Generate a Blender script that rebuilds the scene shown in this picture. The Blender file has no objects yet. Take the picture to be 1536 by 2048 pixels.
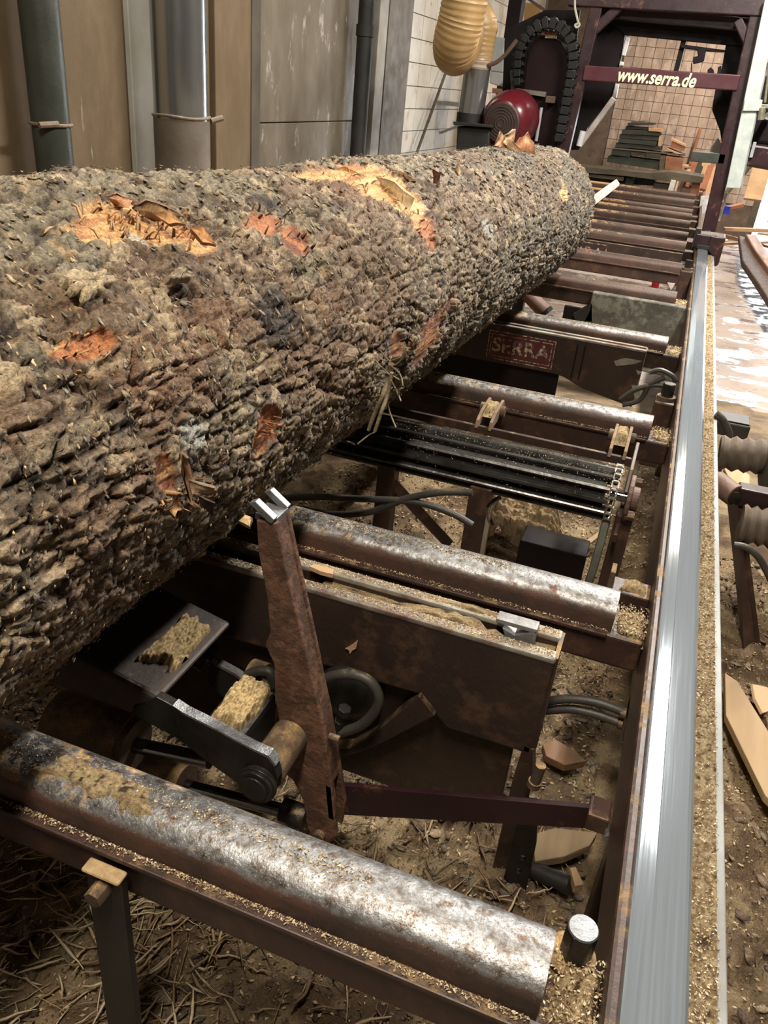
import bpy, bmesh, math, random
import numpy as np
from mathutils import Vector, Matrix, Quaternion
random.seed(7); RS = np.random.RandomState(11)
SC = bpy.context.scene; COL = SC.collection
# ------------------------------------------------------------------ camera, world, light, exposure
FPX = 1580.0
CAM = np.array([0.0, 0.0, 1.4])
_dy = np.array([655., -799., FPX]); _dy /= np.linalg.norm(_dy)
_n = np.cross(np.array([1, .1, 0.]), _dy); _n /= np.linalg.norm(_n)
_up = _n if _n[1] < 0 else -_n
_dx = np.cross(_dy, _up); _dx = _dx if _dx[0] > 0 else -_dx
RM = np.stack([_dx, _dy, _up], 1)            # world -> camera (x right, y down, z forward)
cd = bpy.data.cameras.new('camera'); cam = bpy.data.objects.new('camera', cd); COL.objects.link(cam)
cd.sensor_fit = 'VERTICAL'; cd.sensor_height = 36.0; cd.lens = FPX / 2048 * 36.0; cd.clip_start = .02; cd.clip_end = 200
_R = RM.T @ np.diag([1., -1., -1.])
M4 = Matrix([[*_R[0], 0], [*_R[1], 0], [*_R[2], CAM[2]], [0, 0, 0, 1]])
cam.matrix_world = M4; SC.camera = cam
cd.dof.use_dof = False
SC.view_settings.view_transform = 'Standard'; SC.view_settings.look = 'None'
SC.view_settings.exposure = 0.62; SC.view_settings.gamma = 1.0; SC.view_settings.use_curve_mapping = False
w = bpy.data.worlds.new('world'); SC.world = w; w.use_nodes = True
w.node_tree.nodes['Background'].inputs[0].default_value = (.86, .93, 1, 1)
w.node_tree.nodes['Background'].inputs[1].default_value = 10.0

def ray(px, py): return RM.T @ np.array([(px - 768) / FPX, (py - 1024) / FPX, 1.])
def PY(px, py, y): r = ray(px, py); return Vector(CAM + r * (y / r[1]))
def PX(px, py, x): r = ray(px, py); return Vector(CAM + r * (x / r[0]))
def PZ(px, py, z): r = ray(px, py); return Vector(CAM + r * ((z - 1.4) / r[2]))

# ------------------------------------------------------------------ object helpers
def tag(o, label=None, cat=None, group=None, kind=None):
    if label: o['label'] = label
    if cat: o['category'] = cat
    if group: o['group'] = group
    if kind: o['kind'] = kind
    return o
def thing(name, label, cat, loc=(0, 0, 0), group=None):
    o = bpy.data.objects.new(name, None); COL.objects.link(o); o.location = loc; o.empty_display_size = .05
    return tag(o, label, cat, group)
class B:
    def __init__(s): s.v = []; s.f = []
    def add(s, vs, fs):
        n = len(s.v); s.v += [tuple(v) for v in vs]; s.f += [tuple(i + n for i in f) for f in fs]; return s
    def box(s, a, b, rot=None, piv=None):
        x0, y0, z0 = a; x1, y1, z1 = b
        vs = [Vector(p) for p in [(x0,y0,z0),(x1,y0,z0),(x1,y1,z0),(x0,y1,z0),(x0,y0,z1),(x1,y0,z1),(x1,y1,z1),(x0,y1,z1)]]
        if rot is not None:
            c = Vector(piv) if piv is not None else sum(vs, Vector()) / 8
            vs = [rot @ (v - c) + c for v in vs]
        return s.add(vs, [(0,3,2,1),(4,5,6,7),(0,1,5,4),(1,2,6,5),(2,3,7,6),(3,0,4,7)])
    def beam(s, p, q, w, h, upv=(0, 0, 1)):
        p = Vector(p); q = Vector(q); d = (q - p).normalized(); u = Vector(upv)
        sx = d.cross(u)
        if sx.length < 1e-4: sx = d.cross(Vector((1, 0, 0)))
        sx.normalize(); u = sx.cross(d).normalized()
        vs = [c + sx * (a * w / 2) + u * (b * h / 2) for c in (p, q) for a, b in ((-1,-1),(1,-1),(1,1),(-1,1))]
        return s.add(vs, [(0,1,2,3),(7,6,5,4),(0,4,5,1),(1,5,6,2),(2,6,7,3),(3,7,4,0)])
    def cyl(s, p, q, r, r2=None, n=20, ph=0):
        p = Vector(p); q = Vector(q); d = (q - p).normalized(); r2 = r if r2 is None else r2
        a = d.orthogonal().normalized(); b = d.cross(a)
        vs = [p + (a * math.cos(t) + b * math.sin(t)) * r for t in [ph + 2*math.pi*i/n for i in range(n)]]
        vs += [q + (a * math.cos(t) + b * math.sin(t)) * r2 for t in [ph + 2*math.pi*i/n for i in range(n)]]
        fs = [(i, (i+1) % n, n + (i+1) % n, n + i) for i in range(n)] + [tuple(range(n-1, -1, -1)), tuple(range(n, 2*n))]
        return s.add(vs, fs)
    def lathe(s, p, d, prof, n=28):
        p = Vector(p); d = Vector(d).normalized(); a = d.orthogonal().normalized(); b = d.cross(a); vs = []; k = len(prof)
        for (t, r) in prof:
            for i in range(n):
                an = 2*math.pi*i/n; vs.append(p + d*t + (a*math.cos(an) + b*math.sin(an)) * r)
        fs = [(j*n+i, j*n+(i+1) % n, (j+1)*n+(i+1) % n, (j+1)*n+i) for j in range(k-1) for i in range(n)]
        fs += [tuple(range(n-1, -1, -1)), tuple(range((k-1)*n, k*n))]
        return s.add(vs, fs)
    def tube(s, pts, r, n=10, rf=None, sub=6):
        P = [Vector(p) for p in pts]
        if sub > 1 and len(P) > 2:
            Q = []
            for i in range(len(P)-1):
                a = P[max(i-1, 0)]; b = P[i]; c = P[i+1]; d = P[min(i+2, len(P)-1)]
                for k in range(sub):
                    t = k/sub
                    Q.append(.5*((2*b)+(c-a)*t+(2*a-5*b+4*c-d)*t*t+(3*b-3*c+d-a)*t**3))
            Q.append(P[-1]); P = Q
        k = len(P); vs = []; prev = None
        for i, p in enumerate(P):
            d = (P[min(i+1, k-1)] - P[max(i-1, 0)]).normalized()
            a = d.orthogonal().normalized() if prev is None else (prev - d * prev.dot(d)).normalized()
            prev = a; b = d.cross(a); rr = rf(i/(k-1), i) if rf else r
            for j in range(n):
                an = 2*math.pi*j/n; vs.append(p + (a*math.cos(an)+b*math.sin(an))*rr)
        fs = [(i*n+j, i*n+(j+1) % n, (i+1)*n+(j+1) % n, (i+1)*n+j) for i in range(k-1) for j in range(n)]
        fs += [tuple(range(n-1, -1, -1)), tuple(range((k-1)*n, k*n))]
        return s.add(vs, fs)
    def prism(s, pts, ext, holes=()):
        """outline (3D points, planar) pushed along ext; holes = list of point loops"""
        ext = Vector(ext)
        if not holes:
            P = [Vector(p) for p in pts]; m = len(P)
            return s.add(P + [p + ext for p in P], [tuple(range(m)), tuple(range(2*m-1, m-1, -1))] + [(i, (i+1) % m, m+(i+1) % m, m+i) for i in range(m)])
        bm = bmesh.new(); loops = [list(map(Vector, pts))] + [list(map(Vector, h)) for h in holes]
        es = []
        for lp in loops:
            vv = [bm.verts.new(p) for p in lp]
            es += [bm.edges.new((vv[i], vv[(i+1) % len(vv)])) for i in range(len(vv))]
        bmesh.ops.triangle_fill(bm, use_beauty=True, use_dissolve=False, edges=es)
        bm.verts.index_update(); fr = [tuple(v.index for v in f.verts) for f in bm.faces]; vs = [v.co.copy() for v in bm.verts]; n = len(vs)
        fs = fr + [tuple(i + n for i in reversed(f)) for f in fr]; o = 0
        for lp in loops:
            m = len(lp); fs += [(o+i, o+(i+1) % m, n+o+(i+1) % m, n+o+i) for i in range(m)]; o += m
        bm.free()
        return s.add(vs + [v + ext for v in vs], fs)
def obj(name, b, mat, parent=None, bevel=0, smooth=False, seg=2, fixn=True):
    me = bpy.data.meshes.new(name); me.from_pydata([tuple(v) for v in b.v], [], b.f)
    if fixn and len(b.f) < 60000:
        bm = bmesh.new(); bm.from_mesh(me); bmesh.ops.recalc_face_normals(bm, faces=bm.faces); bm.to_mesh(me); bm.free()
    me.materials.append(mat); o = bpy.data.objects.new(name, me); COL.objects.link(o)
    if parent is not None:
        o.parent = parent; q = parent
        while q.parent: q = q.parent
        if parent.type == 'EMPTY': o.location = -Vector(parent.location)
    if smooth:
        me.shade_smooth()
        try: me.set_sharp_from_angle(angle=math.radians(40))
        except Exception: pass
    if bevel:
        m = o.modifiers.new('bevel', 'BEVEL'); m.width = bevel; m.segments = seg; m.limit_method = 'ANGLE'; m.angle_limit = math.radians(35)
    return o
def pyl(pts, y): return [PY(a, b, y) for a, b in pts]
def npmesh(name, V, F, mat, parent=None, color=None, smooth=True, loc=True):
    me = bpy.data.meshes.new(name); n = len(V); m = len(F); k = F.shape[1]
    me.vertices.add(n); me.vertices.foreach_set('co', V.astype(np.float32).ravel())
    me.loops.add(m*k); me.loops.foreach_set('vertex_index', F.astype(np.int32).ravel())
    me.polygons.add(m); me.polygons.foreach_set('loop_start', np.arange(0, m*k, k, dtype=np.int32))
    me.update(calc_edges=True)
    if color is not None:
        at = me.color_attributes.new('Col', 'FLOAT_COLOR', 'POINT')
        c4 = np.ones((n, 4), np.float32); c4[:, :3] = color; at.data.foreach_set('color', c4.ravel())
    if smooth: me.shade_smooth()
    me.materials.append(mat); o = bpy.data.objects.new(name, me); COL.objects.link(o)
    if parent is not None:
        o.parent = parent
        if parent.type == 'EMPTY': o.location = -Vector(parent.location)
    return o

# ------------------------------------------------------------------ materials
def nodemat(name):
    m = bpy.data.materials.new(name); m.use_nodes = True; nt = m.node_tree; nt.nodes.clear()
    out = nt.nodes.new('ShaderNodeOutputMaterial'); p = nt.nodes.new('ShaderNodeBsdfPrincipled'); nt.links.new(p.outputs[0], out.inputs[0])
    return m, nt, p
def NZ(nt, scale, det=6, vec=None, rough=.6, dist=0):
    n = nt.nodes.new('ShaderNodeTexNoise'); n.inputs['Scale'].default_value = scale; n.inputs['Detail'].default_value = det
    n.inputs['Roughness'].default_value = rough; n.inputs['Distortion'].default_value = dist
    if vec is not None: nt.links.new(vec, n.inputs['Vector'])
    return n.outputs[0]
def RP(nt, src, a, b, c0=(0,0,0,1), c1=(1,1,1,1)):
    r = nt.nodes.new('ShaderNodeValToRGB'); r.color_ramp.elements[0].position = a; r.color_ramp.elements[1].position = b
    r.color_ramp.elements[0].color = c0; r.color_ramp.elements[1].color = c1; nt.links.new(src, r.inputs[0]); return r.outputs[0]
def MX(nt, fac, a, b, mode='MIX'):
    m = nt.nodes.new('ShaderNodeMix'); m.data_type = 'RGBA'; m.blend_type = mode
    for s, v in ((m.inputs[0], fac), (m.inputs[6], a), (m.inputs[7], b)):
        if isinstance(v, (int, float)): s.default_value = v
        elif isinstance(v, tuple): s.default_value = (*v[:3], 1)
        else: nt.links.new(v, s)
    return m.outputs[2]
def MT(nt, op, a, b=None):
    m = nt.nodes.new('ShaderNodeMath'); m.operation = op; m.use_clamp = op in ('MULTIPLY',) and False
    for s, v in ((m.inputs[0], a), (m.inputs[1], b)):
        if v is None: continue
        if isinstance(v, (int, float)): s.default_value = v
        else: nt.links.new(v, s)
    return m.outputs[0]
def POS(nt, stretch=None):
    g = nt.nodes.new('ShaderNodeNewGeometry')
    if stretch is None: return g.outputs['Position'], g
    mp = nt.nodes.new('ShaderNodeMapping'); mp.inputs['Scale'].default_value = stretch; nt.links.new(g.outputs['Position'], mp.inputs[0])
    return mp.outputs[0], g
def paint(name, c, c2=None, scale=9, rough=.5, metal=0., bump=.25, bscale=60, dust=0, dustc=(.42,.27,.12), rust=0, rustc=(.12,.05,.03), stretch=None, dscale=14, spec=.5, chip=0, chipc=(.45,.45,.43)):
    m, nt, p = nodemat(name); v, g = POS(nt, stretch); c2 = c2 or tuple(x*.6 for x in c)
    col = MX(nt, RP(nt, NZ(nt, scale, 8, v), .35, .65), c, c2)
    ro = rough
    if rust: 
        f = RP(nt, NZ(nt, scale*2.3, 10, v, .7), .62-rust*.3, .7-rust*.25); col = MX(nt, f, col, rustc)
    if chip:
        f = RP(nt, NZ(nt, 22, 10, v, .7), .66-chip*.2, .68-chip*.2); col = MX(nt, f, col, chipc)
    if dust:
        s = nt.nodes.new('ShaderNodeSeparateXYZ'); nt.links.new(g.outputs['Normal'], s.inputs[0])
        upf = RP(nt, s.outputs[2], .35, .9)
        nf = RP(nt, NZ(nt, dscale, 10, v, .75), .75-dust*.5, .9-dust*.45)
        f = MT(nt, 'MULTIPLY', upf, nf)
        spk = RP(nt, NZ(nt, 330, 3, v), .62, .68); f2 = MT(nt, 'MAXIMUM', f, MT(nt, 'MULTIPLY', spk, MT(nt, 'MULTIPLY', dust*.45, MT(nt, 'ADD', upf, .18))))
        dc = MX(nt, RP(nt, NZ(nt, 400, 3, v), .4, .65), dustc, tuple(x*.55 for x in dustc))
        col = MX(nt, f2, col, dc)
        r = nt.nodes.new('ShaderNodeMix'); r.data_type = 'FLOAT'; nt.links.new(f2, r.inputs[0]); r.inputs[2].default_value = rough; r.inputs[3].default_value = .95
        nt.links.new(r.outputs[0], p.inputs['Roughness'])
        if metal:
            r = nt.nodes.new('ShaderNodeMix'); r.data_type = 'FLOAT'; nt.links.new(f2, r.inputs[0]); r.inputs[2].default_value = metal; r.inputs[3].default_value = 0
            nt.links.new(r.outputs[0], p.inputs['Metallic'])
    else:
        rr = RP(nt, NZ(nt, scale*3, 6, v), .3, .7, (rough*.75,)*3+(1,), (min(rough*1.25, 1),)*3+(1,)); nt.links.new(rr, p.inputs['Roughness']); p.inputs['Metallic'].default_value = metal
    nt.links.new(col, p.inputs['Base Color']); p.inputs['Specular IOR Level'].default_value = spec
    if bump:
        b = nt.nodes.new('ShaderNodeBump'); b.inputs['Strength'].default_value = bump; b.inputs['Distance'].default_value = .004
        nt.links.new(NZ(nt, bscale, 8, v), b.inputs['Height']); nt.links.new(b.outputs[0], p.inputs['Normal'])
    return m
MAROON = paint('maroon_paint', (.05,.024,.018), (.028,.017,.013), 7, .45, rust=.35, rustc=(.075,.038,.022), dust=.45)
MAROON_CLEAN = paint('maroon_paint_clean', (.027,.009,.011), (.018,.007,.009), 5, .38, rust=.1, bump=.1)
DARKPANEL = paint('dark_panel', (.008,.004,.005), (.006,.004,.004), 4, .6, bump=.1, spec=.2)
RUSTARM = paint('rusty_arm_paint', (.10,.048,.03), (.06,.032,.02), 16, .62, rust=.5, rustc=(.15,.075,.045), bump=.8, bscale=90, dust=.2)
STEELCUT = paint('bare_cut_steel', (.30,.32,.34), (.20,.20,.20), 40, .38, .75, bump=.4, bscale=160)
DARKSTEEL = paint('oily_dark_steel', (.045,.042,.038), (.02,.018,.016), 12, .35, .6, dust=.35)
BLACKIRON = paint('black_iron', (.022,.021,.02), (.012,.012,.011), 9, .5, .2, dust=.2)
CHROME = paint('chrome_rod', (.35,.36,.38), (.25,.26,.28), 20, .12, 1., bump=0)
RUBBER = paint('black_rubber', (.028,.027,.025), (.05,.045,.036), 14, .5, dust=.35)
DUSTY = paint('sawdust_coated_iron', (.10,.065,.038), (.05,.03,.018), 18, .8, dust=.6, bump=.7)
GALV = paint('galvanised_steel', (.50,.55,.52), (.38,.43,.41), 14, .5, .25, bump=.1)
GREY = paint('grey_enamel', (.34,.36,.36), (.28,.30,.30), 6, .5, bump=.05)
PIPE = paint('duct_steel', (.50,.53,.53), (.38,.40,.40), 3, .2, .9, bump=.05, stretch=(1,1,.2))
HOSEY = paint('yellow_duct_hose', (.40,.26,.11), (.28,.175,.07), 6, .42, bump=.15)
WIRE = paint('wire', (.22,.16,.11), None, 20, .6, bump=0)
def woodmat(name, c, c2, s=5, rough=.75): return paint(name, c, c2, s, rough, bump=.5, bscale=50, stretch=(1,.15,2.5), spec=.25)
WOOD = woodmat('fresh_board', (.50,.34,.20), (.38,.24,.13)); WOODG = woodmat('weathered_board', (.13,.115,.085), (.07,.06,.045)); WOODR = woodmat('reddish_board', (.34,.15,.08), (.22,.10,.06))
WOODD = woodmat('dark_board', (.05,.055,.045), (.025,.03,.025))
def railmat(lo=.5835, hi=.5885, k=1., nm='worn_bearing_rail'):   # bearing rail: worn bright crown, rusty painted flanks
    m, nt, p = nodemat(nm); v, g = POS(nt)
    s = nt.nodes.new('ShaderNodeSeparateXYZ'); nt.links.new(v, s.inputs[0])
    n1 = NZ(nt, 9, 8, v, .65); zz = MT(nt, 'ADD', s.outputs[2], MT(nt, 'MULTIPLY', MT(nt, 'SUBTRACT', n1, .5), .03))
    f = RP(nt, zz, lo, hi)
    steel = MX(nt, RP(nt, NZ(nt, 60, 10, v, .7), .42, .62), (.36*k,.37*k,.375*k), (.14*k,.12*k,.105*k))
    steel = MX(nt, RP(nt, NZ(nt, 30, 8, v, .7), .58, .66), steel, (.11,.055,.035))
    side = MX(nt, RP(nt, NZ(nt, 13, 8, v), .35, .65), (.085,.04,.027), (.04,.026,.019))
    col = MX(nt, f, side, steel)
    sn = nt.nodes.new('ShaderNodeSeparateXYZ'); nt.links.new(g.outputs['Normal'], sn.inputs[0])
    xm = MT(nt, 'ADD', MT(nt, 'MULTIPLY', s.outputs[0], -.45), MT(nt, 'SUBTRACT', NZ(nt, 26, 10, v, .75), .52))   # sawdust lies thicker towards the log
    df = MT(nt, 'MULTIPLY', RP(nt, sn.outputs[2], .45, .8), RP(nt, xm, .24, .33))
    spk = MT(nt, 'MULTIPLY', RP(nt, NZ(nt, 300, 3, v), .60, .66), MT(nt, 'MULTIPLY', .6, RP(nt, sn.outputs[2], .1, .9)))
    df = MT(nt, 'MAXIMUM', df, spk)
    dc = MX(nt, RP(nt, NZ(nt, 350, 3, v), .4, .62), (.55,.38,.18), (.30,.18,.08))
    col = MX(nt, df, col, dc); nt.links.new(col, p.inputs['Base Color'])
    me = MT(nt, 'MULTIPLY', MT(nt, 'MULTIPLY', f, MT(nt, 'SUBTRACT', 1., df)), .85); nt.links.new(me, p.inputs['Metallic'])
    rr = nt.nodes.new('ShaderNodeMix'); rr.data_type = 'FLOAT'; nt.links.new(f, rr.inputs[0]); rr.inputs[2].default_value = .6; rr.inputs[3].default_value = .42
    nt.links.new(MT(nt, 'MAXIMUM', rr.outputs[0], MT(nt, 'MULTIPLY', df, .9)), p.inputs['Roughness'])
    b = nt.nodes.new('ShaderNodeBump'); b.inputs['Strength'].default_value = .5; b.inputs['Distance'].default_value = .003
    nt.links.new(MT(nt, 'ADD', NZ(nt, 90, 8, v), MT(nt, 'MULTIPLY', df, .6)), b.inputs['Height']); nt.links.new(b.outputs[0], p.inputs['Normal'])
    return m
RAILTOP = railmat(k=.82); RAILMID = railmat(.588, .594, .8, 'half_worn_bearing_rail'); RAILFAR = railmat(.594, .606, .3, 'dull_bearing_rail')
def stripmat():
    m, nt, p = nodemat('polished_guide_strip'); v, g = POS(nt, (60, .8, 60))
    v2, _ = POS(nt)
    n = NZ(nt, 4, 6, v, .6)
    nt.links.new(MX(nt, RP(nt, n, .3, .7), (.29,.33,.37), (.21,.24,.27)), p.inputs['Base Color'])
    nt.links.new(RP(nt, n, .3, .7, (.05,.05,.05,1), (.11,.11,.11,1)), p.inputs['Roughness']); p.inputs['Metallic'].default_value = .45
    b = nt.nodes.new('ShaderNodeBump'); b.inputs['Strength'].default_value = .04; b.inputs['Distance'].default_value = .001
    nt.links.new(MT(nt, 'ADD', n, NZ(nt, 40, 5, v2)), b.inputs['Height']); nt.links.new(b.outputs[0], p.inputs['Normal'])
    return m
STRIP = stripmat()
def attrmat(name, rough=.8, bscale=180, bump=.6, spec=.3, dist=.004, var=.4, stretch=None):
    m, nt, p = nodemat(name); a = nt.nodes.new('ShaderNodeVertexColor'); a.layer_name = 'Col'; v, g = POS(nt, stretch)
    n = NZ(nt, bscale, 8, v, .7)
    col = MX(nt, 1., a.outputs[0], RP(nt, n, .3, .7, (1-var,)*3+(1,), (1+var,)*3+(1,)), 'MULTIPLY')
    nt.links.new(col, p.inputs['Base Color']); p.inputs['Roughness'].default_value = rough; p.inputs['Specular IOR Level'].default_value = spec
    b = nt.nodes.new('ShaderNodeBump'); b.inputs['Strength'].default_value = bump; b.inputs['Distance'].default_value = dist
    nt.links.new(n, b.inputs['Height']); nt.links.new(b.outputs[0], p.inputs['Normal']); return m
BARK = attrmat('bark', .6, 210, 1., .5, .007, .75); CHIPS = attrmat('wood_chips', .85, 300, .3, .2, .002, .3); SAWD = attrmat('sawdust_ground', .9, 260, 1., .2, .008, .55)
FIBRE = attrmat('torn_wood', .6, 60, .7, .4, .006, .35, (6,1,1))

# ------------------------------------------------------------------ numpy noise
def hsh(ix, iy, s=0):
    h = (ix.astype(np.int64)*374761393 + iy.astype(np.int64)*668265263 + s*1442695041) & 0x7fffffff
    h = ((h ^ (h >> 13)) * 1274126177) & 0x7fffffff; h = (h ^ (h >> 16))
    return (h & 0xffffff) / float(0xffffff)
def vn(x, y, s=0):
    ix = np.floor(x); iy = np.floor(y); fx = x-ix; fy = y-iy; ux = fx*fx*(3-2*fx); uy = fy*fy*(3-2*fy); ix = ix.astype(np.int64); iy = iy.astype(np.int64)
    a = hsh(ix, iy, s); b = hsh(ix+1, iy, s); c = hsh(ix, iy+1, s); d = hsh(ix+1, iy+1, s)
    return (a*(1-ux)+b*ux)*(1-uy)+(c*(1-ux)+d*ux)*uy
def fbm(x, y, o=4, s=0):
    r = 0; a = .5; t = 0
    for i in range(o): r = r + a*vn(x*2**i, y*2**i, s+i*17); t += a; a *= .55
    return r/t
def worley(x, y, s=0):
    ix = np.floor(x).astype(np.int64); iy = np.floor(y).astype(np.int64)
    f1 = np.full(x.shape, 9.); f2 = np.full(x.shape, 9.); cid = np.zeros(x.shape); dx1 = np.zeros(x.shape); dy1 = np.zeros(x.shape)
    for i in (-1, 0, 1):
        for j in (-1, 0, 1):
            cx = ix+i; cy = iy+j; px = cx+hsh(cx, cy, s+1); py = cy+hsh(cx, cy, s+2)
            ddx = x-px; ddy = y-py; d = np.sqrt(ddx**2+ddy**2); nr = d < f1
            f2 = np.where(nr, f1, np.minimum(f2, d)); cid = np.where(nr, hsh(cx, cy, s+3), cid); dx1 = np.where(nr, ddx, dx1); dy1 = np.where(nr, ddy, dy1); f1 = np.where(nr, d, f1)
    return f1, f2, cid, dx1, dy1
def sstep(a, b, x): t = np.clip((x-a)/(b-a), 0, 1); return t*t*(3-2*t)
def mixc(c, col, f): return c*(1-f[:, None]) + np.array(col)*f[:, None]

# ------------------------------------------------------------------ setting: walls, floor, ceiling
WX = -2.2; BY = 11.5
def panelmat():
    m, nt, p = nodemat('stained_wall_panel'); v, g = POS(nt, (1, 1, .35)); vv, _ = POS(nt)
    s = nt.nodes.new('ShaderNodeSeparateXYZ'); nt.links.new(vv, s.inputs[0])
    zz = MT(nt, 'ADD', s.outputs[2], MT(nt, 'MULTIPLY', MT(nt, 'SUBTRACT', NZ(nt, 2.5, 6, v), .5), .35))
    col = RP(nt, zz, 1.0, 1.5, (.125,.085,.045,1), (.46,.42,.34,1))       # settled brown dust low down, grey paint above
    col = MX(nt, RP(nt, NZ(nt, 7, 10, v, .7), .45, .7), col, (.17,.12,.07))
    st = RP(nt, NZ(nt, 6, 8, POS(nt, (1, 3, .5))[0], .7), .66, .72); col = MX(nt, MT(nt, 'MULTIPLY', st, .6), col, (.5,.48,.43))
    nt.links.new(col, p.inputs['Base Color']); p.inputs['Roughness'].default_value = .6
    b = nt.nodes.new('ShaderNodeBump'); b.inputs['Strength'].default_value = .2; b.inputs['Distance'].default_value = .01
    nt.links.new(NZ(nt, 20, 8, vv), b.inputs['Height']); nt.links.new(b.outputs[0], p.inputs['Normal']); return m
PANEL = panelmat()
PANELG = paint('grey_stained_panel', (.19,.165,.125), (.10,.08,.055), 2.2, .6, rust=.12, rustc=(.40,.38,.34), stretch=(1,1.6,.8), bump=.3, bscale=12)
TILEW = paint('white_tile', (.62,.60,.54), (.50,.46,.38), 4, .4, rust=.12, rustc=(.35,.24,.14), bump=.05)
TILEB = paint('old_beige_tile', (.44,.35,.28), (.30,.235,.185), 5, .5, rust=.4, rustc=(.50,.42,.35), bump=.15, stretch=(1,1,.4))
GROUT = paint('grout', (.16,.12,.09), None, 10, .9); GROUTW = paint('pale_grout', (.30,.27,.23), None, 10, .9)
PLASTER = paint('room_plaster', (.09,.07,.055), None, 3, .9)
def struct(name, b, mat, **k): o = obj(name, b, mat, **k); o['kind'] = 'structure'; return o
wl = struct('wall_left', B().box((WX-.2, -3, 0), (WX, BY, 3.6)), GROUTW)
wb = struct('wall_back', B().box((WX, BY, 0), (.80, BY+.2, 3.6)).box((.80, BY, 2.4), (2.9, BY+.2, 3.6)).box((2.9, BY, 0), (3.6, BY+.2, 3.6)), GROUT)
struct('wall_right', B().box((3.4, -3, 0), (3.6, BY, 3.6)), PLASTER)
struct('wall_front', B().box((WX, -3.2, 0), (3.6, -3, 3.6)), PLASTER)
struct('ceiling', B().box((WX-.2, -3.2, 3.6), (3.6, BY+.2, 3.75)), PLASTER)
def concmat():
    m, nt, p = nodemat('wet_concrete'); v, g = POS(nt)
    col = MX(nt, RP(nt, NZ(nt, 1.6, 8, v), .35, .65), (.26,.19,.14), (.33,.29,.27)); col = MX(nt, RP(nt, NZ(nt, 9, 10, v, .7), .56, .66), col, (.16,.105,.065))
    wet = RP(nt, NZ(nt, 3.1, 9, POS(nt, (1, 1.6, 1))[0], .68), .505, .53); nt.links.new(MX(nt, MT(nt, 'MULTIPLY', wet, .35), col, (.12,.09,.07)), p.inputs['Base Color'])
    nt.links.new(RP(nt, wet, 0, 1, (.78,.78,.78,1), (.10,.10,.10,1)), p.inputs['Roughness']); p.inputs['Specular IOR Level'].default_value = .6
    b = nt.nodes.new('ShaderNodeBump'); b.inputs['Strength'].default_value = .25; b.inputs['Distance'].default_value = .01
    nt.links.new(MT(nt, 'MULTIPLY', NZ(nt, 14, 8, v), MT(nt, 'SUBTRACT', 1.3, wet)), b.inputs['Height']); nt.links.new(b.outputs[0], p.inputs['Normal']); return m
CONC = concmat()
struct('floor', B().box((WX, -3.2, -.1), (3.6, BY+.2, 0)), CONC)
# stained panels and pillars of the left wall
def wpy(px, py): return PX(px, py, WX).y
def wallbox(name, y0, y1, z0, z1, d, mat, par=wl, x0=WX, bev=.004): return obj(name, B().box((x0, y0, z0), (x0+d, y1, z1)), mat, par, bev)
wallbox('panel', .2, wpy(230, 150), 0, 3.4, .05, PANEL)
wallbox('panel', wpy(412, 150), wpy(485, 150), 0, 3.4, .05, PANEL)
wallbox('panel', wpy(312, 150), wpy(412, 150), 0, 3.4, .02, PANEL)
wallbox('panel', wpy(490, 252), wpy(715, 252), 0, 1.145, .03, PANELG); wallbox('panel', wpy(490, 252), wpy(715, 252), 1.15, 3.4, .03, PANELG)
tag(wallbox('pillar', wpy(252, 200), wpy(312, 200), 0, 3.4, .035, paint('grey_pillar_paint', (.50,.49,.44), (.36,.33,.27), 3, .6)), 'grey painted pillar')
wallbox('dark_strip', wpy(231, 150), wpy(251, 150), 0, 3.4, .012, paint('brown_strip', (.17,.11,.06), None, 4, .6))
wallbox('dark_strip', wpy(483, 150), wpy(500, 150), 0, 3.4, .06, paint('dark_strip', (.10,.085,.065), None, 4, .6))
wallbox('door_frame', wpy(735, 200), wpy(752, 200), 0, 3.4, .045, paint('pale_frame', (.38,.36,.31), None, 4, .6))
wallbox('panel', wpy(754, 200), wpy(800, 200), 0, 3.4, .045, paint('dark_stained_panel', (.13,.11,.08), (.09,.07,.05), 4, .6))
# white tiles right of the panels
ty0 = wpy(803, 200); th = .156; tw = .31
tm = bpy.data.meshes.new('tile'); bb = B().box((0, 0, 0), (.012, tw-.006, th-.006)); tm.from_pydata(bb.v, [], bb.f); tm.materials.append(TILEW)
for j in range(13):
    for i in range(int((BY-ty0)/tw)):
        t = bpy.data.objects.new('tile', tm); COL.objects.link(t); t.parent = wl; t.location = (WX+RS.uniform(0, .002), ty0+i*tw, .60+j*th)
# beige square tiles on the back wall
ts = .115; tb = bpy.data.meshes.new('tile'); bb = B().box((0, -.012, 0), (ts-.005, 0, ts-.005)); tb.from_pydata(bb.v, [], bb.f); tb.materials.append(TILEB)
for j in range(17):
    for i in range(17):
        t = bpy.data.objects.new('tile', tb); COL.objects.link(t); t.parent = wb; t.location = (-1.16+i*ts, BY-RS.uniform(0, .003), .42+j*ts)
obj('door_frame', B().box((.76, BY-.03, 0), (.84, BY+.22, 2.45)).box((.84, BY-.03, 2.38), (2.95, BY+.22, 2.45)), WOODG, wb)
gr = struct('yard_ground_1', B().box((-3, BY+.2, -.12), (8, 30, -.02)), paint('pale_yard', (.45,.43,.40), None, 3, .9))  # open yard ground beyond the back doorway

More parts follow.
